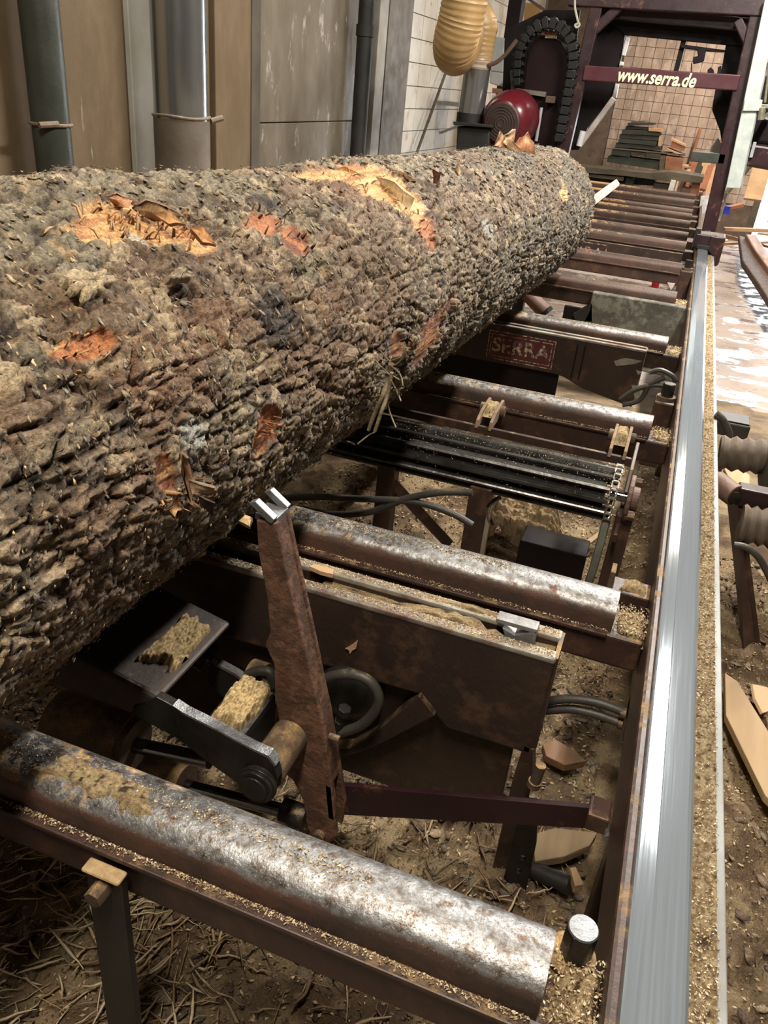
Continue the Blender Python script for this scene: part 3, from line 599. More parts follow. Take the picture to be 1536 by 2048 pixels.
# ------------------------------------------------------------------ crossbars
YB = [.57, 1.315, 2.345, 3.33, 4.28, 5.18, 6.11, 6.63, 7.38, 7.93, 8.32, 9.21, 9.97]
NM = ['nearest crossbar, worn bright crown, across the bottom of the photo', 'second crossbar from the camera, pale sawdust-flecked crown, beyond the leaning arm', 'third crossbar, just behind the ribbed roller', 'fourth crossbar, behind the dark plate with the lettered label',
      'fifth crossbar, above the dusty hanging flap plate', 'sixth crossbar, tan-brown, in front of the farthest lettering', 'seventh crossbar, with the half-hidden lettering under it', 'eighth crossbar from the camera', 'ninth crossbar, beside the saw frame foot', 'tenth crossbar, beyond the saw frame foot', 'eleventh crossbar, close behind the tenth', 'twelfth crossbar, second from the far end', 'farthest crossbar, by the plank rack']
for i, yb in enumerate(YB):
    t = thing('crossbar', NM[i], 'crossbar', (-.4, yb, .44), 'crossbars of the log bed')
    s = 1 if i < 2 else .85
    obj('beam', B().box((-1.25, yb-.052, .475), (.116, yb+.045, .545)), MAROON, t, .008, seg=3)
    ring = []
    pr = [(-.044, .545), (-.044, .572)] + [(.044*math.cos(a), .572+.029*math.sin(a)) for a in [math.pi-math.pi*k/12 for k in range(13)]][1:] + [(.044, .545)]
    m = len(pr); xs_ = np.linspace(-1.25, .056, 2)
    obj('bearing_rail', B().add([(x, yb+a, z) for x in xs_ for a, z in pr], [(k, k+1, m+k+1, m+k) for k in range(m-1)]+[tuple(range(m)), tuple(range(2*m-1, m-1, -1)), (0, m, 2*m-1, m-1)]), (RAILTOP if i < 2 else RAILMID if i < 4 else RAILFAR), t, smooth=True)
    if i < 8:
        obj('flange', B().box((-1.25, yb-.06, .540), (.05, yb+.05, .548)), MAROON, t, .002)
    obj('left_leg', B().box((-1.2, yb-.03, 0), (-1.14, yb+.03, .475)), MAROON, t)
    if i < 6:
        dustpatch('sawdust', .057, .118, yb-.05, yb+.045, .548, .018, t, 30, 40, .30, 1, 40+i)
        grains('sawdust_grains', 500, lambda n, yb=yb: np.stack([RS.uniform(.06, .117, n), RS.uniform(yb-.05, yb+.045, n), .553+RS.uniform(0, .008, n)], 1), .0015, .004, t)
    if i < 4:   # dust along the front shoulder
        def shp(n, yb=yb): return np.stack([RS.uniform(-1.0, .05, n), yb-.046-abs(RS.normal(0, .004, n)), .549+RS.uniform(0, .003, n)], 1)
        grains('sawdust_grains', 2500 if i == 0 else 1200, shp, .001, .003, t)
        def tp(n, yb=yb):
            x = -.15-RS.exponential(.28, n); a = RS.normal(0, .5, n); return np.stack([np.clip(x, -1.1, .05), yb+.03*np.sin(a), .5725+.029*np.cos(a*.9)], 1)
        grains('sawdust_grains', 1600, tp, .001, .003, t)
    if i == 0:
        p = PZ(1168, 1850, .598); b0 = Vector((p.x, p.y-.005, 0))
        bo = obj('bolt', B().cyl(b0+Vector((0, 0, .553)), b0+Vector((0, 0, .598)), .0185, n=6, ph=.3), DARKSTEEL, t, .002); bo['label'] = 'big hexagon bolt head'
        obj('bolt_face', B().cyl(b0+Vector((0, 0, .598)), b0+Vector((0, 0, .6003)), .0172, .016, n=28), STEELCUT, bo)
        obj('washer', B().cyl(b0+Vector((-.004, -.002, .546)), b0+Vector((-.004, -.002, .553)), .028, n=28), DUSTY, bo)
        pl_ = PY(225, 1740, yb-.058)
        lg = obj('support_leg', B().prism([Vector((pl_.x-.026, yb-.075, .0)), Vector((pl_.x+.026, yb-.075, .0)), Vector((pl_.x+.026, yb-.075, pl_.z+.012)), Vector((pl_.x-.026, yb-.075, pl_.z+.012))], (0, .012, 0)), BLACKIRON, t, .002)
        obj('leg_bolt', B().cyl((pl_.x, yb-.098, pl_.z-.008), (pl_.x, yb-.074, pl_.z-.008), .0125, n=6), DUSTY, lg, .001)
        obj('sawdust_cap', B().box((pl_.x-.027, yb-.082, pl_.z+.011), (pl_.x+.027, yb-.062, pl_.z+.017)), paint('packed_sawdust', (.46,.33,.17), (.33,.22,.11), 120, .95, bump=1), lg, .003)
# dust clumps at the left end of bar 1 top
dustpatch('packed_sawdust_patch', -.62, -.40, .54, .592, .6005, .010, bpy.data.objects['crossbar'], 90, 30, .42, 1, 71, fn=lambda X, Y: 1+0*X)

# height-adjuster blocks with square bolts beside the rail
for k, (px, py, yv, lb) in enumerate([(1338, 800, 2.66, 'square-headed adjuster bolt on dusty block beside the rail, nearer one'), (1375, 540, 4.95, 'small adjuster bolt on block beside the rail, farther one')]):
    p = PY(px, py, yv); x = .085; z = p.z; t = thing('adjuster_block', lb, 'bolt', (x, yv, .3))
    obj('block', B().box((x-.033, yv-.04, .33), (x+.031, yv+.04, z)), MAROON, t, .006)
    obj('washer', B().cyl((x, yv, z), (x, yv, z+.012), .03, n=24), DUSTY, t); obj('bolt_head', B().cyl((x, yv, z+.012), (x, yv, z+.055), .021, n=6), DARKSTEEL, t, .002)

# ------------------------------------------------------------------ ground cover of sawdust, bark and chips
def gh(X, Y):
    m = fbm(X*3.1, Y*3.1, 4, 800); r_ = fbm(X*14, Y*14, 4, 820); q = fbm(X*45, Y*45, 3, 840)
    w1, w2, wc, _, _ = worley(X*22+fbm(X*20, Y*20, 2, 6)*1.2, Y*22+fbm(X*20, Y*20, 2, 16)*1.2, 860)
    fade = 1-sstep(3.2, 5.2, Y+.4*(m-.5)); 
    return (.02+.10*m+.035*(r_-.5)+.014*(q-.5)+.012*wc*(m > .45)-.012*(1-sstep(0, .12, w2-w1))*sstep(.4, .6, m))*fade - .02*(1-fade), m, r_, wc, fade
def ground(name, x0, x1, y0, y1, step, label=None, cat=None):
    nx_ = int((x1-x0)/step); ny_ = int((y1-y0)/step); X, Y = np.meshgrid(np.linspace(x0, x1, nx_), np.linspace(y0, y1, ny_)); X = X.ravel(); Y = Y.ravel()
    Z, m, r_, wc, fade = gh(X, Y)
    c = mixc(np.tile(np.array([.36, .26, .15]), (len(X), 1)), (.15, .098, .056), sstep(.38, .62, r_)); c = mixc(c, (.50, .39, .23), sstep(.5, .7, fbm(X*6, Y*6, 3, 880))*.7)
    c = mixc(c, (.13, .085, .055), sstep(.45, .6, m)*wc*.8); c = mixc(c, (.22, .17, .12), sstep(2.5, 4., Y)*.5)
    ix_ = np.arange(len(X)).reshape(ny_, nx_); F_ = np.stack([ix_[:-1, :-1], ix_[:-1, 1:], ix_[1:, 1:], ix_[1:, :-1]], -1).reshape(-1, 4)
    return tag(npmesh(name, np.stack([X, Y, Z], 1), F_, SAWD, None, c), label, cat, kind='stuff')
ground('sawdust_heap', -1.6, 1.3, .25, 2.6, .0075, 'loose brown sawdust and bark litter covering the near floor', 'sawdust')
ground('sawdust_heap', -2.1, 2.2, 2.6, 5.4, .016, 'thin trampled sawdust covering the floor farther back', 'sawdust')
def gp(x0, x1, y0, y1, lift=.004, pw=1.):
    def f(n):
        x = RS.uniform(x0, x1, n); y = y0+(y1-y0)*RS.uniform(size=n)**pw; return np.stack([x, y, gh(x, y)[0]+lift], 1)
    return f
grains('wood_chips', 20000, gp(-1.2, .12, .3, 1.9), .002, .007, None, [(.42,.31,.18), (.30,.20,.11), (.50,.39,.25), (.14,.09,.06), (.10,.065,.045)], 'fine wood chips scattered between the nearest crossbars', 'wood chips')
grains('wood_chips', 12000, gp(.2, .9, .5, 2.6), .002, .006, None, [(.45,.33,.19), (.33,.22,.12), (.52,.41,.26), (.14,.09,.06)], 'fine wood chips scattered right of the side rail', 'wood chips')
grains('wood_chips', 9000, gp(-1.0, .15, 1.7, 3.2), .003, .009, None, [(.42,.31,.18), (.30,.20,.11), (.50,.39,.25), (.14,.09,.06)], 'coarser chips scattered under the ribbed roller', 'wood chips')
def gplace(x0, x1, y0, y1, s=1.):
    def f(i):
        x = RS.uniform(x0, x1); y = RS.uniform(y0, y1); z = gh(np.array([x]), np.array([y]))[0][0]; a = RS.uniform(0, 6.28)
        n_ = Vector((RS.normal(0, .3), RS.normal(0, .3), 1)).normalized(); t_ = Vector((math.cos(a), math.sin(a), 0)); t_ = (t_-n_*t_.dot(n_)).normalized()
        return (x, y, z+.004), n_, t_, s
    return f
o = flakes('bark_litter', 1800, .008, .028, BARK, None, [(.19,.13,.085), (.28,.21,.14), (.14,.085,.058), (.36,.27,.17), (.24,.20,.15)], gplace(-1.2, .12, .35, 2.2), .3, 7); tag(o, 'broken bark bits scattered in the litter under the log bed', 'bark', kind='stuff')
o = flakes('bark_litter', 700, .006, .025, BARK, None, [(.28,.19,.12), (.36,.27,.17), (.20,.13,.085), (.46,.36,.23)], gplace(.25, .95, .6, 2.6), .3, 7); tag(o, 'broken bark bits scattered right of the side rail', 'bark', kind='stuff')
# long pale wood fibres, bottom left
def strips(name, n, fx, fy, L, w, cols, label, ang=None):
    Vs = []; Fs = []; Cs = []; k = 0
    for i in range(n):
        x = fx(); y = fy(); a = ang() if ang else RS.uniform(0, 6.28); l = L*RS.uniform(.4, 1.2); ww = w*RS.uniform(.4, 1.6); m = 6; bend = RS.normal(0, .16); up0 = RS.uniform(0, .02); c = np.array(cols[RS.randint(len(cols))])*RS.uniform(.8, 1.25)
        for j in range(m+1):
            t = j/m-.5; aa = a+bend*t; px = x+math.cos(aa)*l*t; py = y+math.sin(aa)*l*t; z = gh(np.array([px]), np.array([py]))[0][0]+.006+up0+.02*RS.uniform()*abs(t); wj = ww*(1-.7*abs(2*t))
            nx_, ny_ = -math.sin(aa)*wj, math.cos(aa)*wj
            Vs += [(px-nx_, py-ny_, z), (px, py, z+wj*.3), (px+nx_, py+ny_, z-.001), (px, py, z-wj*.3)]; Cs += [c]*4
            if j < m:
                for e in range(4): Fs.append((k+e, k+(e+1) % 4, k+4+(e+1) % 4, k+4+e))
            k += 4
    o = npmesh(name, np.array(Vs), np.array(Fs), FIBRE, None, np.array(Cs), smooth=False); return tag(o, label, 'wood fibre', kind='stuff')
strips('wood_fibres', 520, lambda: RS.uniform(-.95, -.42), lambda: RS.uniform(.36, .95), .085, .0024, [(.58,.45,.28), (.46,.34,.20), (.66,.54,.36), (.34,.22,.12)], 'long pale torn wood fibres at the bottom left below the nearest crossbar', lambda: RS.normal(.9, .7))
strips('wood_fibres', 260, lambda: RS.uniform(-.5, .1), lambda: RS.uniform(.45, 1.25), .09, .0026, [(.34,.24,.14), (.24,.15,.09), (.42,.31,.19)], 'short brown wood fibres under the nearest crossbar')
strips('wood_fibres', 160, lambda: RS.uniform(-.6, .1), lambda: RS.uniform(1.45, 2.6), .07, .002, [(.42,.31,.18), (.30,.20,.11), (.5,.4,.25)], 'wood fibres between the second and third crossbars')
def slab(name, label, cat, pts, thick, mat, lift=.01, z=None, bev=.002, tilt=None):
    P = [PZ(a, b, z if z is not None else .1) for a, b in pts]; o = obj(name, B().prism(P, (0, 0, -thick)), mat, None, bev); return tag(o, label, cat)
PLK = woodmat('dusty_plank', (.46,.33,.19), (.34,.23,.13), 9)
def zg(px, py, z0=.08):
    p = PZ(px, py, z0); return gh(np.array([p.x]), np.array([p.y]))[0][0]
slab('plank', 'flat pale plank lying in the sawdust right of the side rail', 'plank', [(1450, 1345), (1475, 1362), (1560, 1500), (1560, 1620), (1530, 1590), (1452, 1430)], .02, PLK, z=.125)
slab('bark_slab', 'brown bark chunk lying between rail and clamp plate, upper one', 'bark', [(1085, 1488), (1110, 1478), (1150, 1500), (1172, 1522), (1130, 1530), (1092, 1512)], .02, woodmat('red_bark', (.22,.12,.06), (.12,.07,.04), 20), z=.13)
slab('bark_slab', 'long split bark piece below the flat link bar', 'bark', [(1065, 1668), (1110, 1655), (1195, 1665), (1180, 1690), (1130, 1712), (1070, 1722)], .022, woodmat('pale_bark', (.27,.20,.12), (.17,.12,.07), 16), z=.13)
slab('wood_scrap', 'orange-brown wood scrap standing near the perforated bar', 'wood scrap', [(1140, 1735), (1152, 1733), (1168, 1768), (1150, 1772)], .02, WOOD, z=.15)
slab('splinter_board', 'thin brown splinter leaning under the roller end', 'wood scrap', [(1128, 1112), (1198, 1062), (1204, 1068), (1136, 1120)], .008, PLK, z=.14)

# ------------------------------------------------------------------ leaning clamp arm with forked yoke
YA = .88
arm = thing('log_clamp', 'rusty leaning clamp arm with forked bright tip against the log', 'clamp arm', tuple(PY(650, 1680, YA)))
fl_ = [(512, 1040), (551, 1048), (578, 1170), (616, 1330), (644, 1450), (656, 1520), (667, 1600), (672, 1672), (650, 1690), (625, 1680), (613, 1650), (606, 1600), (585, 1560), (560, 1540), (548, 1520), (545, 1485), (558, 1440), (550, 1400), (548, 1330), (530, 1290), (540, 1265), (533, 1190), (517, 1110)]
obj('front_flange', B().prism(pyl(fl_, YA), (0, .012, 0)), RUSTARM, arm, .002)
def web(pp, w_, y0, y1, holes=()):
    a = pyl(pp, y0); b = [Vector((p.x, y1, p.z)) for p in a]; d = [Vector((p.x-w_, p.y, p.z)) for p in a]; e = [Vector((p.x-w_, p.y, p.z)) for p in b]; n = len(a); V_ = a+b+d+e; f = []
    for i in range(n-1): f += [(i, i+1, n+i+1, n+i), (2*n+i, 3*n+i, 3*n+i+1, 2*n+i+1), (i, 2*n+i, 2*n+i+1, i+1), (n+i, n+i+1, 3*n+i+1, 3*n+i)]
    f += [(0, n, 3*n, 2*n), (n-1, 3*n-1, 4*n-1, 2*n-1)]
    return B().add(V_, f)
wbp = [(549, 1046), (576, 1170), (613, 1330), (641, 1450), (653, 1520)]
obj('web', web(wbp, .012, YA+.004, YA+.05), RUSTARM, arm, .0015)
lo_ = [(653, 1520), (661, 1575)]; obj('web_neck', web(lo_, .012, YA+.004, YA+.042), RUSTARM, arm, .001)
obj('web_foot', web([(661, 1575), (667, 1640)], .009, YA, YA+.008).add(*[[*web([(661, 1575), (667, 1640)], .009, YA+.034, YA+.042).v], web([(661, 1575), (667, 1640)], .009, YA+.034, YA+.042).f]), RUSTARM, arm)
obj('back_flange', B().prism([Vector((p.x, YA+.04, p.z)) for p in pyl([(520, 1062), (548, 1048), (612, 1330), (652, 1520), (672, 1640), (665, 1685), (640, 1665), (620, 1500), (570, 1330)], YA)], (0, .010, 0)), RUSTARM, arm, .002)
tipm = STEELCUT
tz = PY(548, 1040, YA)
obj('bright_tip', B().prism(pyl([(497, 1006), (510, 1003), (548, 1040), (543, 1048), (535, 1044)], YA-.002), (0, .013, 0)).prism([Vector((p.x, YA+.042, p.z)) for p in pyl([(500, 1008), (512, 1004), (549, 1040), (540, 1048)], YA)], (0, .012, 0)).box((tz.x-.035, YA+.008, tz.z-.012), (tz.x, YA+.046, tz.z-.002)), tipm, arm, .001)
p = PY(653, 1490, YA); obj('pin', B().cyl((p.x-.004, YA+.02, p.z), (p.x+.014, YA+.02, p.z), .006, n=10), DUSTY, arm)
p = PY(640, 1668, YA); obj('lower_pin', B().cyl((p.x, YA-.012, p.z), (p.x, YA+.06, p.z), .011, n=16), DUSTY, arm)
# yoke
YE, YB2 = .775, .985
yk_ = thing('yoke', 'black box-section yoke with two bright-edged fork plates holding the arm', 'yoke', tuple(PY(420, 1480, .8)))
ear = [(312, 1394), (345, 1412), (366, 1430), (430, 1462), (500, 1500), (535, 1517), (550, 1535), (556, 1556), (545, 1578), (520, 1586), (490, 1578), (430, 1535), (350, 1475), (262, 1428), (266, 1410)]
obj('fork_plate', B().prism(pyl(ear, YE), (0, .016, 0)), DARKSTEEL, yk_, .0015)
obj('bright_edge', B().prism(pyl([(345, 1411), (366, 1429), (430, 1461), (500, 1499), (535, 1516), (549, 1533), (552, 1531), (537, 1512), (500, 1495), (430, 1457), (366, 1425)], YE-.0004), (0, .0168, 0)), STEELCUT, yk_)
ear2 = [(420, 1322), (436, 1334), (470, 1352), (510, 1382), (549, 1408), (547, 1420), (541, 1436), (500, 1440), (440, 1390), (410, 1360)]
obj('fork_plate', B().prism(pyl(ear2, YB2), (0, .014, 0)), DARKSTEEL, yk_, .0015)
obj('bright_edge', B().prism(pyl([(428, 1331), (436, 1334), (470, 1353), (510, 1383), (549, 1409), (549, 1403), (510, 1377), (470, 1347), (436, 1329)], YB2-.001), (0, .0155, 0)), STEELCUT, yk_)
q0, q1, q2, q3 = [PY(a, b, YE) for a, b in ((322, 1400), (60, 1262), (30, 1345), (264, 1432))]
obj('box_tube', B().prism([q0, q1, q2, q3], (0, YB2-YE+.012, 0)), paint('black_yoke_tube', (.02,.018,.016), (.05,.032,.025), 9, .5, dust=.35), yk_, .010, seg=3)
c0_, c1_ = PY(520, 1560, YE), PY(520, 1560, YE)
obj('pivot_cap', B().cyl((c0_.x, YE-.018, c0_.z), (c0_.x, YE, c0_.z), .030, n=32).cyl((c0_.x, YE-.022, c0_.z), (c0_.x, YE-.018, c0_.z), .022, n=32).cyl((c0_.x, YE-.012, c0_.z), (c0_.x, YE-.006, c0_.z), .0325, n=32), DARKSTEEL, yk_, .001, smooth=True)
obj('pivot_tube', B().cyl((c0_.x, YE+.016, c0_.z), (c0_.x, YA, c0_.z), .031, n=32), DUSTY, yk_, .001, smooth=True)
SAWB = attrmat('packed_sawdust', .95, 200, .8, .1, .004, .4)
def mound(name, top, hgt, parent, seed, z_of=None, res=64, c=(.50, .37, .19)):
    """sawdust cake on a quad of 3D corners"""
    A, Bq, Cq, D = top; n_ = (Bq-A).cross(D-A).normalized(); n_ = n_ if n_.z > 0 else -n_; vs = []; cs = []
    u, v = np.meshgrid(np.linspace(0, 1, res), np.linspace(0, 1, res)); u = u.ravel(); v = v.ravel()
    e = np.minimum(np.minimum(u, 1-u), np.minimum(v, 1-v))*2; e = sstep(.04, .3, e+(fbm(u*4, v*4, 4, seed)-.5)*.6); hh = hgt*e*(.5+fbm(u*5, v*5, 4, seed+3))+hgt*.3*(fbm(u*25, v*25, 3, seed+5)-.5)-(1-e)*.007
    for i in range(len(u)):
        p = (A*(1-u[i])+Bq*u[i])*(1-v[i])+(D*(1-u[i])+Cq*u[i])*v[i]+n_*(hh[i]-.001); vs.append(tuple(p))
    cc = mixc(np.tile(np.array(c), (len(u), 1)), tuple(x*.5 for x in c), sstep(.5, .7, fbm(u*30, v*30, 2, seed+7)))
    ix_ = np.arange(res*res).reshape(res, res); F_ = np.stack([ix_[:-1, :-1], ix_[:-1, 1:], ix_[1:, 1:], ix_[1:, :-1]], -1).reshape(-1, 4)
    o = npmesh(name, np.array(vs), F_, SAWB, parent, cc); o['kind'] = 'stuff'; return o
w0 = q0+(q1-q0)*.0; w1 = q0+(q1-q0)*.32; dy_ = Vector((0, YB2-YE, 0)); upn = Vector((0, 0, .002))
mound('packed_sawdust', (w0+(q1-q0)*.06+dy_*.22+upn, w1+dy_*.22+upn, w1+dy_*.92+upn, w0+(q1-q0)*.05+dy_*.94+upn), .012, yk_, 3)
# inner cylinder head between the plates, caked with sawdust
p0, p1 = PY(410, 1470, .82), PY(500, 1500, .82)
hd = B().prism([PY(398, 1448, .815), PY(475, 1492, .815), PY(475, 1560, .815), PY(400, 1520, .815)], (0, .14, 0)); obj('cylinder_head', hd, DARKSTEEL, yk_, .01)
a_, b_ = PY(398, 1448, .815), PY(475, 1492, .815); ab = b_-a_; mound('packed_sawdust', (a_+ab*.06+Vector((0, .006, .003)), b_-ab*.06+Vector((0, .006, .003)), b_-ab*.06+Vector((0, .134, .003)), a_+ab*.06+Vector((0, .134, .003))), .022, yk_, 9)
# hydraulic cylinders
def cyl_between(px0, px1, y, r, par, nm, mat, r2=None, y2=None, **k):
    return obj(nm, B().cyl(PY(*px0, y), PY(*px1, y if y2 is None else y2), r, r2, n=24), mat, par, smooth=True, **k)
h1 = thing('hydraulic_cylinder', 'black-chromed ram with round dusty collar left of the yoke', 'hydraulic cylinder', tuple(PY(270, 1500, .78)))
cyl_between((120, 1440), (262, 1488), .80, .055, h1, 'barrel', DUSTY); cyl_between((250, 1484), (272, 1492), .80, .046, h1, 'collar', DUSTY); cyl_between((268, 1490), (420, 1522), .80, .013, h1, 'rod', CHROME)
h2 = thing('hydraulic_cylinder', 'lower ram whose chrome rod reaches the foot of the clamp arm', 'hydraulic cylinder', tuple(PY(370, 1570, .86)))
cyl_between((180, 1520), (372, 1572), .88, .038, h2, 'barrel', DUSTY); cyl_between((372, 1572), (568, 1622), .88, .0125, h2, 'rod', CHROME); cyl_between((565, 1618), (612, 1636), .88, .021, h2, 'rod_eye', DARKSTEEL)
h3 = thing('hydraulic_cylinder', 'small ram with shiny rod behind the upper fork plate', 'hydraulic cylinder', tuple(PY(450, 1330, 1.02)))
cyl_between((340, 1270), (420, 1318), 1.03, .03, h3, 'barrel', DARKSTEEL); cyl_between((415, 1318), (500, 1352), 1.03, .008, h3, 'rod', CHROME); cyl_between((500, 1352), (530, 1362), 1.03, .034, h3, 'rod_eye', DUSTY)
fit = thing('hose_fitting', 'dusty threaded hose fitting between yoke and arm', 'fitting', tuple(PY(530, 1400, 1.0)))
obj('nut', B().cyl(PY(538, 1362, 1.0), PY(528, 1388, 1.0), .014, n=6).cyl(PY(528, 1388, 1.0), PY(520, 1405, .99), .010, n=12), DUSTY, fit, .001)
obj('hose', B().tube([PY(a, b, 1.0) for a, b in ((545, 1372), (540, 1345), (515, 1342), (492, 1352), (470, 1368))], .009, 10), RUBBER, fit, smooth=True)
# motor disc with looped hose
mt = thing('hydraulic_motor', 'round drum end with black hose looped round it right of the arm', 'motor', tuple(PY(700, 1400, 1.05)))
cc_ = PY(690, 1400, 1.05)
obj('drum', B().lathe((cc_.x, 1.10, cc_.z), (0, -1, 0), [(0, .062), (.03, .062), (.04, .055), (.05, .03), (.052, .012)]), DARKSTEEL, mt, smooth=True)
lp = [(672, 1465), (690, 1462), (722, 1450), (748, 1425), (757, 1395), (742, 1365), (712, 1350), (675, 1350), (645, 1362), (632, 1385)]
obj('hose', B().tube([PY(a, b, 1.02) for a, b in lp], .0095, 12), RUBBER, mt, smooth=True)
obj('hose_fitting', B().cyl(PY(672, 1465, 1.02), PY(680, 1440, 1.02), .011, n=6).cyl(PY(680, 1440, 1.02), PY(690, 1418, 1.02), .008, n=12).cyl(PY(686, 1428, 1.02), PY(690, 1416, 1.02), .013, n=6), DARKSTEEL, mt, .001)

# ------------------------------------------------------------------ first clamp unit (double plate)
YP = 1.07
cu = thing('clamp_unit', 'large dark double steel plate unit standing between the first two crossbars', 'clamp unit', tuple(PY(1000, 1740, YP)))
fp = [(380, 1098), (600, 1172), (800, 1222), (1000, 1275), (1118, 1322), (1112, 1340), (1062, 1512), (950, 1475), (892, 1457), (862, 1420), (836, 1390), (740, 1362), (640, 1330), (430, 1288), (400, 1240)]
top_l, top_r = PY(600, 1172, YP), PY(1118, 1322, YP)
PLATEM = paint('dark_clamp_plate', (.034,.020,.015), (.022,.014,.011), 5, .42, rust=.3, rustc=(.065,.036,.022), dust=.6, bump=.25)
WORNM = paint('worn_plate_edge', (.33,.33,.28), (.10,.045,.033), 12, .45, .3, dust=.5, bump=.4)
def plate(pxs, y, th, nm='plate', mat=PLATEM, par=cu, bev=.004): return obj(nm, B().prism(pyl(pxs, y), (0, th, 0)), mat, par, bev, seg=3)
# straight-topped outline built from the unit's own frame
zt = .598; xl, xr = -1.0, -.022
def zt_(px, py): return PY(px, py, YP)
FPL = [Vector((xl, YP, zt)), Vector((xr, YP, zt))]+[zt_(*q) for q in ((1062, 1512), (950, 1475), (892, 1457), (862, 1420), (836, 1390), (740, 1362), (640, 1330), (430, 1270))]+[Vector((xl, YP, .47))]
obj('front_plate', B().prism(FPL, (0, .022, 0)), PLATEM, cu, .006, seg=3)
obj('front_edge', B().box((xl, YP-.0015, zt-.010), (xr-.001, YP+.0235, zt+.004)), WORNM, cu, .005, seg=3)
YQ = YP+.062
obj('back_plate', B().box((xl, YQ, .34), (xr, YQ+.022, zt)), PLATEM, cu, .006, seg=3)
obj('back_edge', B().box((xl, YQ-.0015, zt-.010), (xr-.001, YQ+.0235, zt+.004)), WORNM, cu, .005, seg=3)
obj('end_plate', B().box((xr-.006, YP+.004, .40), (xr+.002, YQ+.02, zt+.002)), PLATEM, cu, .001)
obj('lower_plate', B().box((-1.0, YP+.028, .16), (-.06, YP+.045, .52)), PLATEM, cu, .003)
obj('guide_channel', B().prism(pyl([(1048, 1490), (1066, 1500), (1066, 1560), (1020, 1745), (985, 1735), (1025, 1560)], YP+.0), (0, .03, 0)), PLATEM, cu, .002)
g1 = PY(1040, 1560, YP-.02)
pb = pyl([(1045, 1600), (1078, 1605), (1072, 1690), (1045, 1812), (998, 1798), (1022, 1690)], YP-.035)
hol = []
for (a, b) in ((1045, 1716), (1037, 1742), (1030, 1770)):
    c = PY(a, b, YP-.035); hol.append([c+Vector((.0058*math.cos(k*math.pi/6), 0, .0065*math.sin(k*math.pi/6))) for k in range(12)])
obj('perforated_bar', B().prism(pb, (0, .009, 0), hol), DARKSTEEL, cu, .001)
obj('cross_pin', B().cyl(PY(1060, 1738, YP), PY(1140, 1770, YP-.02), .016, n=16), BLACKIRON, cu, .002, smooth=True)
obj('latch_pin', B().cyl(PY(1068, 1570, YP-.03), PY(1082, 1530, YP-.03), .0095, n=14).cyl(PY(1066, 1572, YP-.03), PY(1070, 1562, YP-.03), .012, n=14), DUSTY, cu, .001, smooth=True)
hk = PY(1035, 1245, YP+.04)
o = obj('hook_tab', B().box((hk.x-.035, YP+.030, hk.z-.005), (hk.x+.035, YP+.056, hk.z+.003)).prism([Vector((hk.x+.035, YP+.03, hk.z)), Vector((hk.x+.035, YP+.03, hk.z-.05)), Vector((hk.x-.005, YP+.03, hk.z-.05)), Vector((hk.x-.022, YP+.03, hk.z-.012)), Vector((hk.x+.0, YP+.03, hk.z-.02))], (0, .024, 0)), paint('bare_tab_steel', (.30,.31,.32), (.18,.17,.16), 30, .45, .6), cu, .001); o['label'] = 'bare grey steel hook tab'
dustpatch('sawdust', -.46, -.03, YP+.022, YQ, zt-.014, .034, cu, 30, 110, .35, 1, 33, fn=lambda X, Y: np.exp(-((X+.19)/.075)**2)*1.7+.06)
dustpatch('sawdust', -.40, -.06, YQ, YQ+.022, zt+.002, .02, cu, 12, 110, .35, 1, 35, fn=lambda X, Y: np.exp(-((X+.19)/.07)**2))
for yy0 in (YP+.003, YQ+.003): grains('sawdust_grains', 2600, lambda n, yy0=yy0: np.stack([RS.uniform(-.75, -.03, n), RS.uniform(yy0, yy0+.017, n), zt+.0035+RS.uniform(0, .0015, n)], 1), .001, .003, cu)
stp = pyl([(668, 1500), (700, 1496), (745, 1470), (838, 1392), (870, 1432), (838, 1448), (760, 1488), (720, 1504), (690, 1512)], YP-.012)
obj('bent_strap', B().prism(stp, (0, .03, 0)), PLATEM, cu, .002)
o = obj('leaf_scrap', B().prism([v for v in pyl([(690, 1297), (700, 1292), (716, 1280), (712, 1297), (704, 1302), (700, 1308), (697, 1300)], YP-.003)], (0, .001, 0)), WOOD, None); tag(o, 'small dry leaf scrap stuck on the front plate', 'leaf')
tag(obj('bark_crumb', B().box(tuple(PY(912, 1262, YP+.01)-Vector((.012, .004, 0))), tuple(PY(912, 1262, YP+.01)+Vector((.012, .004, .008)))), paint('orange_crumb', (.55,.16,.07)), None, .002), 'tiny orange bark sliver on the front plate edge', 'bark')
tag(obj('wood_chip', B().prism([PZ(a, b, .61) for a, b in ((618, 1132), (630, 1128), (668, 1138), (666, 1148), (655, 1146), (640, 1142))], (0, 0, -.008)), WOOD), 'pale wood chip lying by the back plate near the arm', 'wood chip')
lb = thing('link_bar', 'flat maroon link bar running from the arm foot to the side rail', 'bar', tuple(PY(940, 1610, .98)))
obj('bar', B().prism(pyl([(650, 1568), (1190, 1617), (1188, 1658), (650, 1628)], .97), (0, .010, 0)), MAROON_CLEAN, lb, .001)
e0 = PY(1190, 1622, .97); obj('end_lug', B().box((e0.x-.01, .955, e0.z-.03), (.117, 1.0, e0.z+.004)), MAROON, lb, .003); obj('bolt', B().cyl((e0.x+.03, .94, e0.z-.018), (e0.x+.03, .956, e0.z-.018), .009, n=6), STEELCUT, lb)
